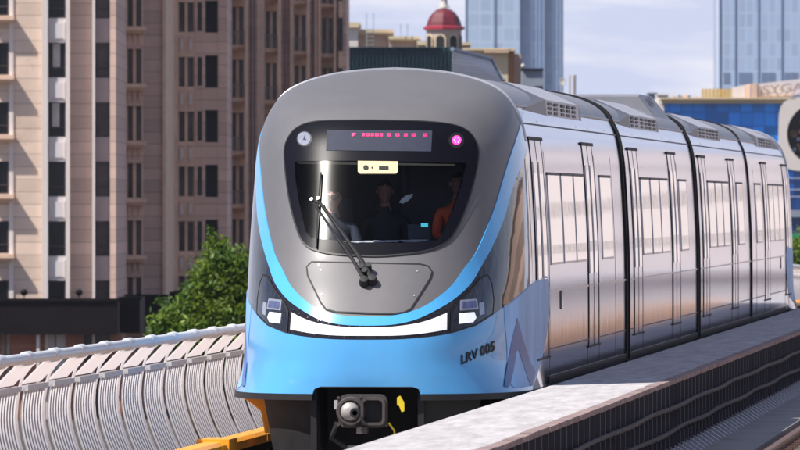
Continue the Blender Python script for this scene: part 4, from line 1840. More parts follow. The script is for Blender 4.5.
def window_column(blk, px0, px1, d, h, glass_m, span_m, lights=1, setback=.28, sill=None, dz=0.0, floors=FLOORS, inset=False, bar=True, orn=0):
    """one column: recessed windows, spandrels between them, sills"""
    mbw = wmb(blk)
    zprev = None
    for k in floors:
        zt_ = ZT0 + dz + FL * k
        zb_ = zt_ - h
        # spandrel below this window
        lo = GROUND if zprev is None else zprev
        cbox(mbw, px0, px1, lo, zb_, d, .5, span_m, -.03)
        if inset and zprev is not None:
            s_ = (px1 - px0) * .13
            cbox(mbw, px0 + s_, px1 - s_, lo + .22, zb_ - .28, d, .1, span_m, .04)
            for a, b in ((px0 + s_ * .4, px0 + s_), (px1 - s_, px1 - s_ * .4)):
                cbox(mbw, a, b, lo + .14, zb_ - .2, d, .1, trim, .05)
        if orn and zprev is not None:
            for i in range(orn):
                c = px0 + (px1 - px0) * (i + .5) / orn
                hw_ = (px1 - px0) / orn * .26
                cbox(mbw, c - hw_, c + hw_, lo + .25, zb_ - .25, d, .1, stone_pink, .05)
                cbox(mbw, c - hw_ * .5, c + hw_ * .5, lo + .45, zb_ - .45, d, .1, trim if orn == 2 else stone_warm, .10)
        zprev = zt_
        m2 = MB()
        cbox(m2, px0, px1, zb_, zt_, d + setback, .06, glass_m)
        ww = (px1 - px0) / lights
        fw = .09 * F / d
        for i in range(lights + 1):
            c = px0 + ww * i
            a = max(px0, c - (fw if 0 < i < lights else 0))
            b = min(px1, c + fw)
            if i == lights:
                a, b = px1 - fw, px1
            cbox(m2, a, b, zb_, zt_, d + setback - .08, .07, frame_dark if lights == 1 else stone_warm)
        if bar:
            cbox(m2, px0, px1, zb_ + h * .26, zb_ + h * .26 + .07, d + setback - .06, .05, frame_dark)
            cbox(m2, px0, px1, zb_, zb_ + .07, d + setback - .06, .05, frame_dark)
        r = rnd.random()
        if r < .35 and glass_m is bglass:
            a = rnd.uniform(.0, .5)
            cbox(m2, px0 + (px1 - px0) * a, px0 + (px1 - px0) * (a + .4), zb_ + h * .3, zt_ - .05, d + setback - .02, .015, curtain)
        if sill:
            pr, e0, e1, sm = sill
            cbox(m2, px0 - e0, px1 + e1, zb_ - .26, zb_ - .03, d, .1, sm, pr)
            cbox(m2, px0 - e0 * .6, px1 + e1 * .6, zb_ - .42, zb_ - .26, d, .1, sm, pr * .6)
        m2.build('window', bld)
    cbox(mbw, px0, px1, zprev, ROOF, d, .5, span_m, -.03)


# block A: sunlit front, turned a little toward the sun
pier('a', -70, -8, 500, stone)
window_column('a', -8, 9, 500, 1.8, bglass, stone, 1, .3, (.76, 4, 5.5, stone_warm), dz=0.0)
pier('a', 9, 13.5, 500, trim, .08)
pier('a', 13.5, 43.5, 500, stone)
pier('a', 42, 48, 499.9, trim, .28)
window_column('a', 48, 66, 499.9, 1.95, bglass, spandrel_pale, 1, .32, inset=True)
pier('a', 66, 70, 499.9, trim, .28)
# block B1 next to it
pier('b', 70, 92.4, 500.4, stone_pink)
pier('b', 92.4, 95, 500.2, trim, .2)
window_column('b', 95, 110, 500.6, 1.95, bglass_grey, spandrel, 1, .30)
pier('b', 110, 116, 500.4, stone_pink, .1, th=22)
# B2: set back, double windows over projecting sills
pier('c', 115, 126, 520, stone_warm, .12)
window_column('c', 126, 143, 520.2, 2.0, bglass_grey, stone_pink, 2, .35, (.75, 1.5, 3.5, stone_warm), bar=False, orn=3)
pier('c', 143, 163, 522, stone_pink, th=22)
pier('c', 163, 166, 522, stone_warm, .3, th=22)
# B4
pier('d', 165, 170, 543, pipe_m, -.3)
pier('d', 170, 173.5, 543, pipe_m, -.6)
pier('d', 173.5, 177.5, 542.6, stone_warm, .2)
window_column('d', 177.5, 195, 543, 1.8, bglass_grey, stone_warm, 2, .3, bar=False, dz=-.1, orn=2)
window_column('d', 197.5, 202, 543, 1.75, bglass_grey, stone_pink, 1, .3, bar=False, dz=-.1)
pier('d', 195, 197.5, 543, stone_pink)
pier('d', 202, 205.2, 543, stone_pink)
window_column('d', 205.2, 218, 543, 1.95, void, stone_pink, 1, .5, bar=False)
pier('d', 218, 227, 543, stone_pink, th=18)
for x0_, x1_, d_ in ((227, 230, 559), (245, 248, 559), (261, 264.5, 572), (278, 281, 572), (290, 293.5, 583), (307, 310, 583), (318, 321, 593), (334, 336, 593)):
    pier('e', x0_, x1_, d_, stone_warm, .35)
for x0_, x1_, d_ in ((230, 245, 560), (264.5, 278, 573), (293.5, 307, 584), (321, 334, 594)):
    window_column('e', x0_, x1_, d_, 2.35, bglass_grey, stone_warm, 2, .4, (.85, 2.5, 2.5, stone_warm), bar=False)
    for k in FLOORS:
        zb_ = ZT0 + FL * k - 2.35
        m2 = MB()
        for i in range(7):
            cbox(m2, x0_ + (x1_ - x0_) * i / 6.3, x0_ + (x1_ - x0_) * (i + .35) / 6.3, zb_, zb_ + .75, d_ - .6, .04, balc)
        cbox(m2, x0_, x1_, zb_ + .75, zb_ + .82, d_ - .62, .07, balc)
        m2.build('balcony_rail', bld)
for x0_, x1_, d_, m_ in ((248, 261, 570, stone_pink), (281, 290, 582, stone_pink), (310, 318, 592, stone_pink), (336, 338, 593, stone_pink)):
    pier('e', x0_, x1_, d_ + 1.5, m_, th=14)
for x_, d_ in ((250, 570), (253.5, 570), (258, 570), (284, 582), (312, 592), (315, 592)):
    pier('e', x_, x_ + 1.7, d_, pipe_m if x_ not in (258, 315) else stone_warm, .2)
pier('e', 338, 346.5, 594, stone_pink, th=20)
window_column('e', 338.6, 342.6, 593.6, 2.2, bglass_grey, stone_warm, 1, .2, bar=False)
# body of the building behind its fronts, floor cornices
mbw = wmb('a')
for (p0, p1, d, b) in ((-70, 116, 501.2, 560), (115, 166, 523.4, 580), (165, 227, 544.6, 600), (226, 346, 597, 640)):
    mbw.box((X_(p0, d), d, GROUND), (X_(p1, d) - .02, b, ROOF - .01), stone_pink, CF)
for k in wall_mb:
    wall_mb[k].build('wall', bld)
m2 = MB()
z0_, z1_ = Z_(334, 500), Z_(317, 500)
for p0, p1, d, th in ((-70, 118, 498.2, 2.2), (112, 140, 504, 12), (118, 166, 516, 6), (140, 226, 530, 12)):
    m2.box((X_(p0, d), d, z0_), (X_(p1, d), d + th, z1_ + .002 * d), canopy_m, CF)
    m2.box((X_(p0, d), d - .12, z1_ - .1 + .002 * d), (X_(p1, d) + .1, d + .2, z1_ + .06 + .002 * d), canopy_m, CF)
m2.build('canopy', bld)
m2 = MB()
for p0, p1 in ((-60, 1), (10, 36), (40, 45), (66, 84), (110, 122)):
    cbox(m2, p0, p1, GROUND, z0_, 499.6, .3, redbrick)
cbox(m2, 36.5, 39.5, GROUND, z0_, 498.5, .4, trim)
for p0, p1 in ((1, 10), (45, 66), (84, 110)):
    cbox(m2, p0, p1, GROUND, z0_ + .01, 500.1, .1, bglass_grey)
    for i in range(3):
        c = p0 + (p1 - p0) * i / 2
        cbox(m2, c - .5, c + .5, GROUND, z0_, 499.9, .15, frame_dark)
m2.build('shopfront', bld)
for px_ in (24, 79):
    m2 = MB()
    c = CF @ Vector((X_(px_, 498.6), 498.6, z1_ + 1.05))
    m2.lathe(c + Vector((0, 0, .02)), [(.03, 0), (.03, .12), (.14, .16), (.20, .26), (.20, .38), (.12, .48), (0, .5)], canopy_m, 12)
    m2.build('floodlight', bld, smooth=True)

# ---------------------------------------------------------------- tree between the barrier and the building
bark = mat('bark', (0.10, 0.075, 0.055), 0.9, 0, 0.3, 6, bump=0.02, bscale=14)


def leaf_mat(name, c):
    m = mat(name, c, 0.5, 0, 0.35, 1.6, spec=0.35)
    p = m.node_tree.nodes['Principled BSDF']
    t = m.node_tree
    o = [n for n in t.nodes if n.type == 'OUTPUT_MATERIAL'][0]
    tr = t.nodes.new('ShaderNodeBsdfTranslucent')
    tr.inputs['Color'].default_value = (c[0] * 2.2, c[1] * 2.0, c[2] * .8, 1)
    ms = t.nodes.new('ShaderNodeMixShader')
    ms.inputs[0].default_value = .3
    t.links.new(p.outputs[0], ms.inputs[1])
    t.links.new(tr.outputs[0], ms.inputs[2])
    t.links.new(ms.outputs[0], o.inputs['Surface'])
    return m


leaf_a = leaf_mat('leaf', (0.065, 0.125, 0.018))
leaf_b = leaf_mat('leaf light', (0.16, 0.23, 0.035))


def tree(name, label, base, lobes, n, size, rs=1, group=None, trunk_h=4.0):
    """lobes: list of (centre, radius xyz) in world space; leaves sit in clumps near the lobes' surface"""
    rd = random.Random(rs)
    root = empty(name, base)
    tag(root, label, 'tree', group)
    B = Vector(base)
    top = max((c for c, r in lobes), key=lambda c: c[2])
    m2 = MB()
    m2.tube([B, B + Vector((.06, .02, trunk_h * .5)), B + Vector((-.04, .05, trunk_h)), (B + Vector((0, 0, trunk_h)) + Vector(top)) / 2, Vector(top)], [.26, .2, .16, .1, .03], bark, 10)
    for c, r in lobes:
        s_ = B + Vector((0, 0, trunk_h * rd.uniform(.7, 1.2)))
        m2.tube([s_, (s_ + Vector(c)) / 2 + Vector((0, 0, .3)), Vector(c)], [.10, .06, .02], bark, 6)
    m2.build('trunk', root, smooth='all')
    m2 = MB()
    vol = [r[0] * r[1] + r[1] * r[2] + r[0] * r[2] for c, r in lobes]
    tot = sum(vol)
    quads = {0: ([], []), 1: ([], [])}
    for (c, r), v_ in zip(lobes, vol):
        nc = int(n * v_ / tot / 14)
        for _ in range(nc):
            th, ph = math.acos(rd.uniform(-1, 1)), rd.uniform(0, 2 * math.pi)
            k = rd.uniform(.5, 1.16)
            cc = Vector((c[0] + r[0] * k * math.sin(th) * math.cos(ph), c[1] + r[1] * k * math.sin(th) * math.sin(ph), c[2] + r[2] * k * math.cos(th)))
            lm = 1 if rd.random() < .38 else 0
            for _ in range(14):
                p = cc + Vector((rd.gauss(0, 1), rd.gauss(0, 1), rd.gauss(0, 1))) * size * 1.5
                nrm = Vector((rd.gauss(0, 1), rd.gauss(0, 1), rd.gauss(.5, 1))).normalized()
                a = nrm.orthogonal().normalized()
                b = nrm.cross(a)
                t = rd.uniform(0, 6.28)
                a, b = a * math.cos(t) + b * math.sin(t), b * math.cos(t) - a * math.sin(t)
                l = size * rd.uniform(.7, 1.3)
                vs, fs = quads[lm]
                o = len(vs)
                vs += [p - a * l, p + b * l * .42, p + a * l, p - b * l * .42 + nrm * l * .15]
                fs.append((o, o + 1, o + 2, o + 3))
    for (c, r), v_ in zip(lobes, vol):
        for _ in range(int(9 * v_ / tot * len(lobes) / 3) + 2):
            th, ph = math.acos(rd.uniform(-.3, 1)), rd.uniform(0, 2 * math.pi)
            dv = Vector((math.sin(th) * math.cos(ph), math.sin(th) * math.sin(ph), math.cos(th)))
            st = Vector((c[0] + r[0] * dv.x * .9, c[1] + r[1] * dv.y * .9, c[2] + r[2] * dv.z * .9))
            dv = (dv + Vector((0, 0, .7))).normalized()
            ln = rd.uniform(.3, .8) * size * 9
            vs, fs = quads[rd.random() < .5]
            for k in range(24):
                p = st + dv * ln * k / 24 + Vector((rd.gauss(0, 1), rd.gauss(0, 1), rd.gauss(0, 1))) * size * .7
                nrm = Vector((rd.gauss(0, 1), rd.gauss(0, 1), rd.gauss(.5, 1))).normalized()
                a = nrm.orthogonal().normalized()
                b = nrm.cross(a)
                l = size * rd.uniform(.6, 1.2)
                o = len(vs)
                vs += [p - a * l, p + b * l * .42, p + a * l, p - b * l * .42]
                fs.append((o, o + 1, o + 2, o + 3))
    m2.add(*quads[0], leaf_a)
    m2.add(*quads[1], leaf_b)
    m2.build('crown', root, recalc=False)
    return root


def lobe(px, py, d, rx, ry, rz):
    """lobe centred on a photo position; radii in photo pixels"""
    k = d / F
    return (pt(px, py, d), (rx * k, ry * k, rz * k))


TD = 260
tree('leafy_tree', 'bushy green tree rising behind the barrier in front of the stone building', Vector((pt(222, 300, TD).x, pt(222, 300, TD).y, GROUND)),
     [lobe(228, 275, TD, 20, 26, 28), lobe(216, 258, TD, 9, 14, 17), lobe(214, 285, TD, 20, 24, 24), lobe(200, 303, TD, 16, 22, 20), lobe(186, 318, TD, 14, 18, 16), lobe(240, 295, TD, 26, 26, 30),
      lobe(258, 300, TD, 26, 26, 34), lobe(226, 325, TD, 36, 32, 32), lobe(172, 325, TD, 8, 12, 8), lobe(159, 326, TD, 8, 10, 8), lobe(196, 335, TD, 34, 26, 18), lobe(270, 330, TD, 30, 30, 30)],
     24000, .10, 4, trunk_h=3.5)
for i, (px_, py_, d_, r_, lab) in enumerate([(796, 258, 420, 16, 'rounded green tree at the right edge beyond the train, beneath the blue glass building'), (812, 250, 430, 18, 'taller green tree just outside the right edge beyond the train')]):
    tree('leafy_tree', lab, Vector((pt(px_, py_, d_).x, pt(px_, py_, d_).y, GROUND)),
         [lobe(px_, py_, d_, r_, r_, r_), lobe(px_ - 8, py_ + 12, d_, r_, r_, r_), lobe(px_ + 10, py_ + 10, d_, r_, r_, r_)], 6000, .12, 20 + i, trunk_h=5)

# ---------------------------------------------------------------- domed cream building and roofs behind the train
cream = mat('cream render', (0.62, 0.50, 0.33), 0.85, 0, 0.08, 0.3, dirt=((0.45, 0.34, 0.22), .5, .4))
cream_pink = mat('pinkish render', (0.50, 0.38, 0.31), 0.85, 0, 0.08, 0.3)
pale_wall = mat('pale render', (0.62, 0.57, 0.52), 0.85, 0, 0.06, 0.3)
teal = mat('teal cladding', (0.006, 0.034, 0.045), 0.5, 0.0, 0.25, 0.6, bump=.02, bscale=1.2)
dome_red = mat('red dome tile', (0.13, 0.005, 0.014), 0.6, 0, 0.12, 1.0, coat=.2)
dome_edge = mat('red dome edge', (0.34, 0.022, 0.045), 0.5, 0, 0.1, 1.0)
slat_grey = courses(mat('grey slats', (0.52, 0.52, 0.54), 0.6, 0.2, 0.1, 0.6), 0.25, 0, joint=0.05, dark=.6)
lattice = mat('mast steel', (0.30, 0.36, 0.36), 0.5, 0.3, 0.1, 1)
boxgrey = mat('plant box grey', (0.26, 0.30, 0.36), 0.6, 0.1, 0.15, 0.6)

D1 = 900
dom = empty('domed_building', CF @ Vector((X_(410, D1), D1, GROUND)))
tag(dom, 'cream parapeted building with a red domed corner turret behind the train', 'building')
mb = MB()
for p0, p1, yt, d, m_ in ((330, 358, 24, D1, pale_wall), (356, 391, 33, D1 + 3, cream_pink), (389, 419, 40, D1 + 1, cream_pink), (417, 470, 44, D1 - 1, cream)):
    cbox(mb, p0, p1, GROUND, Z_(yt, d), d, 20, m_)
mb.build('wall', dom)
mb = MB()
for p0, p1, y0_, y1_, d, m_ in ((330, 360.5, 25, 22.5, D1, cream), (330, 359, 27.5, 25, D1, cream), (355.5, 393.5, 33, 29.5, D1 + 3, cream), (356, 392, 35.5, 33, D1 + 3, cream), (388.5, 421, 39.5, 36.5, D1 + 1, cream), (389, 419.8, 42, 39.5, D1 + 1, cream), (417, 471, 45, 42.5, D1 - 1, cream), (417, 430, 42.5, 40.5, D1 - 1, pale_wall)):
    cbox(mb, p0, p1, Z_(y0_, d), Z_(y1_, d), d, 21, m_, 1.0 if (y0_ - y1_) > 2.6 else .5)
mb.build('cornice', dom)
mb = MB()
TC = CF @ Vector((X_(444, D1 - 6), D1 - 6, 0))
kk = (D1 - 6) / F
prof = [(17.5 * kk, Z_(60, D1 - 6)), (17.5 * kk, Z_(31, D1 - 6)), (18.5 * kk, Z_(30.5, D1 - 6)), (19.5 * kk, Z_(29, D1 - 6))]
mb.lathe(TC, prof, cream_pink, 8)
for a in range(8):
    ang = math.pi / 8 + a * math.pi / 4 + .25
    dv = Vector((math.cos(ang), math.sin(ang), 0))
    sv = Vector((-dv.y, dv.x, 0))
    c = TC + dv * 16.4 * kk
    arch = [(-.42, Z_(52, D1))] + [(.42 * -math.cos(R(t)), Z_(41, D1) + .42 * math.sin(R(t))) for t in range(0, 181, 20)] + [(.42, Z_(52, D1))]
    vs = [c + sv * x + Vector((0, 0, z)) + dv * .12 for x, z in arch]
    mb.add(vs, [tuple(range(len(vs)))], void)
    o_ = [(x * 1.35, z if i in (0, len(arch) - 1) else z + .12) for i, (x, z) in enumerate(arch)]
    v2 = [c + sv * x + Vector((0, 0, z)) + dv * .10 for x, z in o_]
    mb.add(v2, [tuple(range(len(v2)))], cream)
mb.build('turret', dom)
mb = MB()
dp = [(20.8 * kk, Z_(29.5, D1 - 6)), (20.8 * kk, Z_(27.2, D1 - 6)), (18 * kk, Z_(26, D1 - 6))]
mb.lathe(TC, dp, dome_edge, 8)
dp = [(17.8 * kk, Z_(26, D1 - 6)), (16.8 * kk, Z_(22, D1 - 6)), (14.6 * kk, Z_(17, D1 - 6)), (11 * kk, Z_(12.4, D1 - 6)), (6.5 * kk, Z_(9.2, D1 - 6)), (0, Z_(8.0, D1 - 6))]
mb.lathe(TC, dp, dome_red, 8)
mb.build('dome', dom)
mb = MB()
mb.lathe(TC, [(5.5 * kk, Z_(9.2, D1)), (5.5 * kk, Z_(7.6, D1)), (3.8 * kk, Z_(7.4, D1)), (3.4 * kk, Z_(1, D1)), (4.6 * kk, Z_(.6, D1)), (3 * kk, Z_(-4, D1)), (0, Z_(-6, D1))], pale_wall, 8)
mb.build('lantern', dom)

mast = empty('roof_mast', CF @ Vector((X_(370, D1 - 4), D1 - 4, Z_(48, D1))))
tag(mast, 'pair of thin lattice masts joined by rungs on the cream parapet', 'mast')
mb = MB()
for px_ in (366.5, 373.5):
    cbox(mb, px_ - .35, px_ + .35, Z_(50, D1), Z_(14, D1), D1 - 4, .07, lattice)
for y_ in (30, 33, 37, 41, 45):
    cbox(mb, 366.5, 373.5, Z_(y_ + .7, D1), Z_(y_, D1), D1 - 4.1, .07, lattice)
mb.build('mast_frame', mast)
for i, px_ in enumerate((401, 407.5)):
    mb = MB()
    cbox(mb, px_ - .25, px_ + .25, Z_(40, D1), Z_(23.5, D1), D1 - .3, .05, lattice)
    cbox(mb, px_ - .8, px_ + .8, Z_(26, D1), Z_(25.6, D1), D1 - .3, .05, lattice)
    cbox(mb, px_ - .6, px_ + .6, Z_(29, D1), Z_(28.6, D1), D1 - .3, .05, lattice)
    tag(mb.build('antenna', origin=CF @ Vector((X_(px_, D1), D1, Z_(40, D1)))), ('left' if i == 0 else 'right') + ' one of two thin aerials left of the red dome', 'antenna', 'thin roof aerials')

D2 = 700
hall = empty('teal_hall', CF @ Vector((X_(400, D2), D2, GROUND)))
tag(hall, 'low dark teal clad hall with a slatted grey roof slope behind the train', 'building')
mb = MB()
cbox(mb, 300, 452, GROUND, Z_(47.2, D2), D2, 25, teal)
cbox(mb, 300, 440, Z_(48.3, D2), Z_(47, D2), D2, 25.2, teal, .3)
for px_ in range(305, 452, 4):
    cbox(mb, px_, px_ + .7, GROUND, Z_(48.3, D2), D2, .1, teal, .12)
mb.build('wall', hall)
mb = MB()
A_, B_, C_, D_ = pt(452.3, 51, D2 - .3), pt(491, 60.5, D2 + 30), pt(503, 82, D2 + 28), pt(452.3, 90, D2 - .6)
up = Vector((0, 0, 1))
mb.add([A_, B_, C_, D_, A_ + Vector((-1, 8, 0)), B_ + Vector((-1, 8, 0)), C_ + Vector((-1, 8, 0)), D_ + Vector((-1, 8, 0))], [(0, 1, 2, 3), (0, 4, 5, 1), (4, 7, 6, 5), (1, 5, 6, 2), (3, 2, 6, 7), (0, 3, 7, 4)], slat_grey)
mb.tube([A_ + Vector((0, -.2, .15)), B_ + Vector((0, -.2, .15)), C_ + Vector((.1, -.2, .1))], .16, boxgrey, 6)
mb.build('roof_slope', hall)

D3 = 760
bb = empty('beige_roof_block', CF @ Vector((X_(490, D3), D3, GROUND)))
tag(bb, 'square beige block with an orange-brown side showing between the dome and the glass tower', 'building')
mb = MB()
mb.box((X_(464, D3), D3, GROUND), (X_(508, D3), D3 + 14, Z_(50, D3)), cream, CF)
mb.box((X_(507, D3) + .02, D3 + 1, GROUND), (X_(514.5, D3), D3 + 12, Z_(50.5, D3)), mat('orange brown render', (0.42, 0.20, 0.10), .85, 0, .12, .4), CF)
mb.box((X_(514.5, D3), D3 + 6, GROUND), (X_(522, D3), D3 + 16, Z_(52.5, D3)), cream_pink, CF)
mb.build('wall', bb)
mb = MB()
mb.box((X_(462.5, D3), D3 - .5, Z_(50.2, D3)), (X_(509, D3), D3 + 14.5, Z_(48.3, D3)), cream, CF)
mb.box((X_(484, D3), D3 - .7, Z_(52.6, D3)), (X_(509, D3), D3 - .1, Z_(51.2, D3)), stone_warm, CF)
mb.box((X_(509.2, D3), D3 - .1, Z_(50.9, D3)), (X_(516, D3), D3 + 13, Z_(48.6, D3)), cream, CF)
mb.build('parapet', bb)
mb = MB()
mb.box((X_(522.3, 600), 600, GROUND), (X_(543, 600), 606, Z_(69, 600)), boxgrey, CF)
mb.box((X_(522, 600), 599.8, Z_(70.2, 600)), (X_(543.4, 600), 606.2, Z_(68.4, 600)), rackdark, CF)
mb.box((X_(535, 598), 598, Z_(90, 598)), (X_(543, 598), 599.5, Z_(86, 598)), satin_black, CF)
tag(mb.build('plant_room', origin=CF @ Vector((X_(532, 600), 600, GROUND))), 'small blue-grey plant room with a dark top edge in front of the left glass tower', 'plant room')
mb = MB()
c = CF @ Vector((X_(523, 599), 599, Z_(66, 599)))
mb.lathe(c, [(.0, -.15), (.10, -.11), (.15, 0), (.10, .11), (0, .15)], pale_wall, 12)
mb.tube([c - Vector((0, 0, .3)), c - Vector((0, 0, .1))], .03, rackdark, 6)
tag(mb.build('roof_lamp', smooth='all', origin=c), 'small white globe at the corner of the blue-grey plant room', 'lamp')
for i, (p0, p1, yt, m_, lab) in enumerate([(568.8, 570.6, 75.5, cream, 'slim cream chimney, left of the pair beside the left glass tower'), (573.0, 576.0, 75.0, cream_pink, 'wider pinkish chimney, right of the pair beside the left glass tower')]):
    mb = MB()
    d = 1100
    k = d / F
    c = CF @ Vector((X_((p0 + p1) / 2, d), d, 0))
    mb.lathe(c, [((p1 - p0) / 2 * k, GROUND), ((p1 - p0) / 2 * k * .9, Z_(yt + 2, d)), ((p1 - p0) / 2 * k * 1.1, Z_(yt + 1.5, d)), ((p1 - p0) / 2 * k * 1.1, Z_(yt, d))], m_, 16)
    tag(mb.build('chimney', smooth=True, origin=(c.x, c.y, GROUND)), lab, 'chimney', 'chimneys beside the glass tower')
mb = MB()
d = 1080
c = CF @ Vector((X_(562, d), d, 0))
mb.lathe(c, [(.10, GROUND), (.10, Z_(86, d))], lattice, 8)
mb.lathe(c + Vector((0, -.2, Z_(82, d))), [(.0, 0), (.35, .06), (.5, .18), (.42, .18), (0, .1)], pale_wall, 14, Vector((.6, -1, .3)))
tag(mb.build('dish_mast', origin=(c.x, c.y, GROUND)), 'slim mast with a white dish at the foot of the left glass tower', 'mast')

# ---------------------------------------------------------------- glass towers, distance haze worked into their pale colours
tw_a = grid_glass('tower glass', (0.38, 0.48, 0.62), (0.45, 0.54, 0.66), 3.1, 3.9, .16, .20, .16, .10)
tw_b = grid_glass('tower glass side', (0.36, 0.46, 0.62), (0.43, 0.52, 0.66), 2.0, 3.9, .26, .14, .16, .10)
tw_dark = mat('tower mullion', (0.24, 0.31, 0.44), .4, .2, .1, .02)
tw_pale = mat('tower fin', (0.36, 0.45, 0.58), .4, .2, .05, .02)
DT = 2400
t1 = empty('glass_tower', CF @ Vector((X_(514, DT), DT, GROUND)))
tag(t1, 'pale blue glass tower rising from behind the red dome and the train nose', 'tower')
mb = MB()
mb.box((X_(465.5, DT), DT, GROUND), (X_(520, DT), DT + 26, 150), tw_a, CF)
mb.box((X_(520, DT) + .02, DT + 1.5, GROUND), (X_(563.5, DT), DT + 26, 152), tw_b, CF)
mb.build('wall', t1)
mb = MB()
for p0, p1, m_, pr in ((493.6, 495.4, tw_dark, .3), (519.2, 520.4, tw_dark, .4), (543.5, 545.0, tw_dark, .1), (465.3, 466.2, tw_pale, .3)):
    mb.box((X_(p0, DT), DT - pr, GROUND), (X_(p1, DT), DT + 2, 150.2), m_, CF)
for i in range(12):
    p0 = 522 + i * 3.5
    mb.box((X_(p0, DT), DT + 1.1, GROUND), (X_(p0 + .7, DT), DT + 2, 151), tw_pale if i % 3 else tw_dark, CF)
mb.build('fin', t1)
t2 = empty('glass_tower', CF @ Vector((X_(760, DT), DT, GROUND)))
tag(t2, 'pale blue glass tower with rows of dark louvres standing above the blue glass building', 'tower')
mb = MB()
mb.box((X_(719, DT), DT, GROUND), (X_(840, DT), DT + 40, 160), tw_b, CF)
mb.build('wall', t2)
mb = MB()
for p0 in (719, 734.5, 757.5, 781, 804):
    mb.box((X_(p0, DT), DT - .35, GROUND), (X_(p0 + 1.0, DT), DT + 1, 160.2), tw_dark, CF)
mb.build('fin', t2)
for p0, n in ((723.5, 3), (738.5, 6), (761.5, 6), (784.5, 6)):
    mb = MB()
    for i in range(n):
        a = p0 + i * 2.4
        mb.box((X_(a, DT), DT - .2, Z_(83, DT)), (X_(a + 1.2, DT), DT + .5, Z_(72, DT)), tw_dark, CF)
    mb.build('louvre', t2)

# ---------------------------------------------------------------- blue glass building with its roof sign
DB = 800
blueglass = grid_glass('blue curtain wall', (0.02, 0.27, 0.85), (0.015, 0.19, 0.65), 1.05, 1.25, .10, .12, .20, .45)
blue_low = grid_glass('blue curtain wall low', (0.02, 0.15, 0.48), (0.012, 0.09, 0.32), 1.6, 1.25, .08, .12, .10, .4)
creamwhite = mat('cream white panel', (0.66, 0.60, 0.55), .7, 0, .05, .3)
ochre = mat('ochre hoarding', (0.55, 0.36, 0.06), .7, 0, .2, .8)
bb = empty('blue_glass_building', CF @ Vector((X_(740, DB), DB, GROUND)))
tag(bb, 'blue glass building with cream roof band and a round window beyond the train', 'building')
mb = MB()
cbox(mb, 664, 900, GROUND, Z_(103, DB), DB, 40, blueglass)
cbox(mb, 778, 900, GROUND, Z_(166, DB), DB - .5, 1, blue_low)
mb.build('wall', bb)
mb = MB()
cbox(mb, 661, 795, Z_(103.5, DB), Z_(98.5, DB), DB, 41, cream, .8)
cbox(mb, 660, 795, Z_(99.5, DB), Z_(97.8, DB), DB, 41, cream, 1.2)
cbox(mb, 658.5, 664, GROUND, Z_(97.8, DB), DB, 30, creamwhite, .3)
mb.build('roof_band', bb)
mb = MB()
d = DB - 1.2


def q3(px, py, dd=0.0):
    return CF @ Vector((X_(px, d), d + dd, Z_(py, d)))


oc, orr = (818, 134), 35
outer, inner = [], []
for i in range(49):
    a = 2 * math.pi * i / 48
    ca_, sa_ = math.cos(a), math.sin(a)
    # rounded-square outer edge
    n_ = 5.0
    rr_ = (abs(ca_) ** n_ + abs(sa_) ** n_) ** (-1 / n_)
    outer.append((oc[0] + 39 * rr_ * ca_, oc[1] + 37 * rr_ * sa_))
    inner.append((oc[0] + 31 * ca_, oc[1] + 31 * sa_))
mb.loft([[q3(*p, 1.5) for p in outer], [q3(*p) for p in outer], [q3(*p) for p in inner], [q3(*p, 1.5) for p in inner]], creamwhite, cap=False)
mb.build('round_frame', bb)
mb = MB()
mb.add([q3(*p, 1.0) for p in inner], [tuple(range(len(inner)))], bglass)
bronze = mat('bronze glass', (0.16, 0.09, 0.05), .2, .2, .6, .5)
rb = random.Random(8)
for i in range(46):
    a, r_ = rb.uniform(0, 6.28), 29 * math.sqrt(rb.random())
    x_, y_ = oc[0] + r_ * math.cos(a), oc[1] + r_ * math.sin(a)
    s_ = rb.uniform(1.0, 2.6)
    mb.add([q3(x_ - s_, y_ - s_, .9), q3(x_ + s_, y_ - s_, .9), q3(x_ + s_, y_ + s_, .9), q3(x_ - s_, y_ + s_, .9)], [(0, 1, 2, 3)], bronze if i % 3 else boxgrey)
mb.build('round_window', bb)
mb = MB()
for y_ in (177.5, 189, 196):
    cbox(mb, 775, 900, Z_(y_ + 1.1, DB), Z_(y_, DB), DB - .5, .3, tw_pale, .5)
cbox(mb, 770, 900, Z_(217, DB), Z_(210, DB), DB - 1, .5, boxgrey, 1.5)
mb.build('floor_band', bb)
# low roofs standing on its left
for i, (p0, p1, yt, d_, m_, lab) in enumerate([(648.5, 657, 93, 1000, boxgrey, 'grey tower-like block beyond the train roof, left of the cream one'), (657.3, 668, 94.5, 990, pale_wall, 'cream block with a brown window beyond the train roof')]):
    mb = MB()
    cbox(mb, p0, p1, GROUND, Z_(yt, d_), d_, 8, m_)
    cbox(mb, p0 - .4, p1 + .4, Z_(yt + .8, d_), Z_(yt - .4, d_), d_, 8.4, m_, .3)
    cbox(mb, p0 + 2, p0 + 6, Z_(yt + 9, d_), Z_(yt + 6, d_), d_, .1, frame_dark if i == 0 else stone_warm, .1)
    cbox(mb, p0 + 1, p1 - 1, Z_(yt + 15, d_), Z_(yt + 13, d_), d_, .1, frame_dark if i == 0 else spandrel, .1)
    tag(mb.build('city_block', origin=CF @ Vector((X_(p0, d_), d_, GROUND))), lab, 'building')
rk = random.Random(2)
mb = MB()
for i in range(9):
    p0 = 668 + i * 3.4
    cbox(mb, p0, p0 + rk.uniform(2, 3.2), Z_(99, 810), Z_(rk.uniform(93, 97), 810), 812 + i * .3, 1.5, (boxgrey, pale_wall, stone_warm)[i % 3])
tag(mb.build('roof_plant', origin=CF @ Vector((X_(680, 812), 812, Z_(99, 810)))), 'small grey and cream plant boxes along the left end of the blue building roof', 'roof plant')
hd = empty('roof_hoarding', CF @ Vector((X_(718, 806), 806, Z_(98, 806))))
tag(hd, 'long ochre hoarding of boards on the blue building roof, left of the sign', 'hoarding')
mb = MB()
d_ = 806
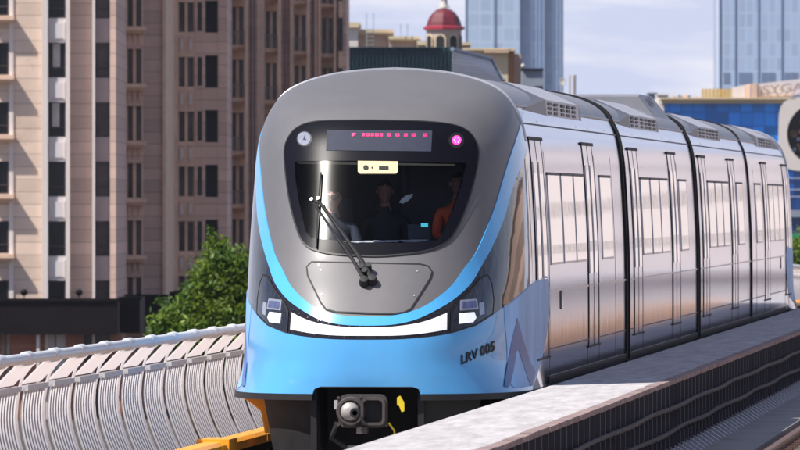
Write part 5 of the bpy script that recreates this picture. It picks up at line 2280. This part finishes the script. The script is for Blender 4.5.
for i in range(5):
    y_ = 89.2 + i * 1.9
    mb.box((X_(701.5, d_), d_, Z_(y_ + 1.3, d_)), (X_(733, d_), d_ + .2, Z_(y_ - i * .0, d_)), ochre, CF)
mb.build('board', hd)
mb = MB()
for i in range(9):
    p0 = 702 + i * 3.8
    mb.box((X_(p0, d_), d_ + .25, Z_(99, d_)), (X_(p0 + .8, d_), d_ + .5, Z_(88.5, d_)), frame_dark, CF)
mb.build('post', hd)
sg = empty('roof_sign', CF @ Vector((X_(770, 803), 803, Z_(98, 803))))
tag(sg, 'pale roof sign with brown letters rising to the right on the blue building', 'sign')
mb = MB()
d_ = 803


def q4(px, py, dd=0.0):
    return CF @ Vector((X_(px, d_), d_ + dd, Z_(py, d_)))


def slab(pl, m_, th=.5, off=0.0):
    n = len(pl)
    mb.add([q4(*p, off) for p in pl] + [q4(*p, off + th) for p in pl], [tuple(range(n)), tuple(range(n, 2 * n))[::-1]] + [(i, (i + 1) % n, n + (i + 1) % n, n + i) for i in range(n)], m_)


slab([(732.5, 98), (732.5, 87.5), (745, 85.5), (745, 98)], spandrel_pale)
slab([(757, 98), (757, 84), (860, 72), (860, 98)], spandrel_pale)
mb.build('board', sg)
mb = MB()
slab([(745.5, 98.2), (745.5, 84.6), (750, 84), (750, 98.2)], stone_warm, .8, -.2)
slab([(751, 98.2), (751, 83.5), (757, 82.6), (757, 98.2)], cream_pink, .8, -.3)
mb.build('pillar', sg)
mb = MB()
slab([(757, 97.2), (757, 95.8), (860, 90), (860, 91.4)], stone_warm, .2, -.15)
mb.build('rail', sg)
tv, tf = text_mesh('ISYGA', 1.0)
mb = MB()
x0, x1 = min(v.x for v in tv), max(v.x for v in tv)
ty = max(v.y for v in tv)
letter = mat('brown lettering', (0.36, 0.25, 0.20), .6, 0, .08, 1)
for off in (-.32,):
    mb.add([q4(758.5 + 45 * (v.x - x0) / (x1 - x0), 94.6 - 4.0 * (v.x - x0) / (x1 - x0) - 8.2 * v.y / ty, off) for v in tv], tf, letter)
    mb.add([q4(759.1 + 45 * (v.x - x0) / (x1 - x0), 94.6 - 4.0 * (v.x - x0) / (x1 - x0) - 8.2 * v.y / ty, off + .1) for v in tv], tf, letter)
mb.build('lettering', sg)
cr_ = empty('lattice_crane', CF @ Vector((X_(624, 1300), 1300, GROUND)))
tag(cr_, 'low red and white lattice jib showing above the second roof unit', 'crane')
mb = MB()
d_ = 1300
pinkish = mat('faded red steel', (0.50, 0.22, 0.22), .6, 0, .15, .5)
for y_ in (104.2, 107.4):
    cbox(mb, 606, 633, Z_(y_ + .7, d_), Z_(y_, d_), d_, .2, pinkish)
for i in range(9):
    cbox(mb, 606 + i * 3.2, 607 + i * 3.2, Z_(108, d_), Z_(104.2, d_), d_, .2, pinkish if i % 2 else pale_wall)
mb.build('jib', cr_)
mb = MB()
cbox(mb, 617, 621, GROUND, Z_(108, d_), d_ + .4, .8, pinkish)
mb.build('crane_tower', cr_)
gs = empty('street_sign', CF @ Vector((X_(797, 430), 430, GROUND)))
tag(gs, 'green overhead road sign at the right edge, just above the trees beyond the train', 'sign')
mb = MB()
cbox(mb, 788.5, 812, Z_(240, 430), Z_(233.5, 430), 430, .08, mat('sign green', (0.03, 0.30, 0.14), .5, 0, .05, 1))
mb.build('panel', gs)
mb = MB()
for p_ in (792, 809):
    cbox(mb, p_ - .8, p_ + .8, GROUND, Z_(234, 430), 430.1, .12, galv)
mb.build('post', gs)

# ---------------------------------------------------------------- right of the line: what the train's glossy side mirrors
def side_block(name, label, x0, x1, y0, y1, z1, wall_m, win_m, step=3.2, fl=3.2, wh=1.8):
    e = empty(name, ((x0 + x1) / 2, (y0 + y1) / 2, GROUND))
    tag(e, label, 'building')
    mb = MB()
    mb.box((x0, y0, GROUND), (x1, y1, z1), wall_m)
    mb.box((x0 - .4, y0 - .4, z1), (x1 + .4, y1 + .4, z1 + .5), trim)
    mb.build('wall', e)
    mb = MB()
    z = GROUND + 1.2
    while z < z1 - 2.2:
        x = x0 + 1.2
        while x < x1 - 1.8:
            mb.box((x, y0 - .06, z), (x + 1.5, y0 + .1, z + wh), win_m)
            x += step
        y = y0 + 1.2
        while y < y1 - 1.8:
            mb.box((x0 - .06, y, z), (x0 + .1, y + 1.5, z + wh), win_m)
            y += step
        z += fl
    o = mb.build('windows', e)
    tag(o, kind='stuff')
    return e


white_wall = mat('white render', (0.62, 0.54, 0.53), .85, 0, .08, .2)
ab = side_block('apartment_block', 'pale apartment block right of the line far ahead, out of frame', 0, 70, 670, 700, 14.0, white_wall, bglass, 5.5, 4.6, 1.3)
ab.rotation_euler = (0, 0, R(-40))
side_block('brick_block', 'brown brick block right of the line beside the train, out of frame', 44, 70, 150, 330, 6.0, stone_pink, bglass, 3.4)
side_block('brick_block', 'tan stone block right of the line near the camera, out of frame', 50, 76, 20, 130, 9.0, stone, bglass, 3.4)

# ---------------------------------------------------------------- summer haze over the city
hz = bpy.data.materials.new('city haze')
hz.use_nodes = True
t = hz.node_tree
t.nodes.clear()
o_ = t.nodes.new('ShaderNodeOutputMaterial')
pv = t.nodes.new('ShaderNodeVolumePrincipled')
pv.inputs['Color'].default_value = (0.80, 0.86, 1.0, 1)
pv.inputs['Density'].default_value = 0.00004
pv.inputs['Anisotropy'].default_value = 0.3
t.links.new(pv.outputs[0], o_.inputs['Volume'])
mb = MB()
mb.box((-2500, -600, GROUND - 1), (2500, 3300, 175), hz)
tag(mb.build('haze'), kind='stuff')
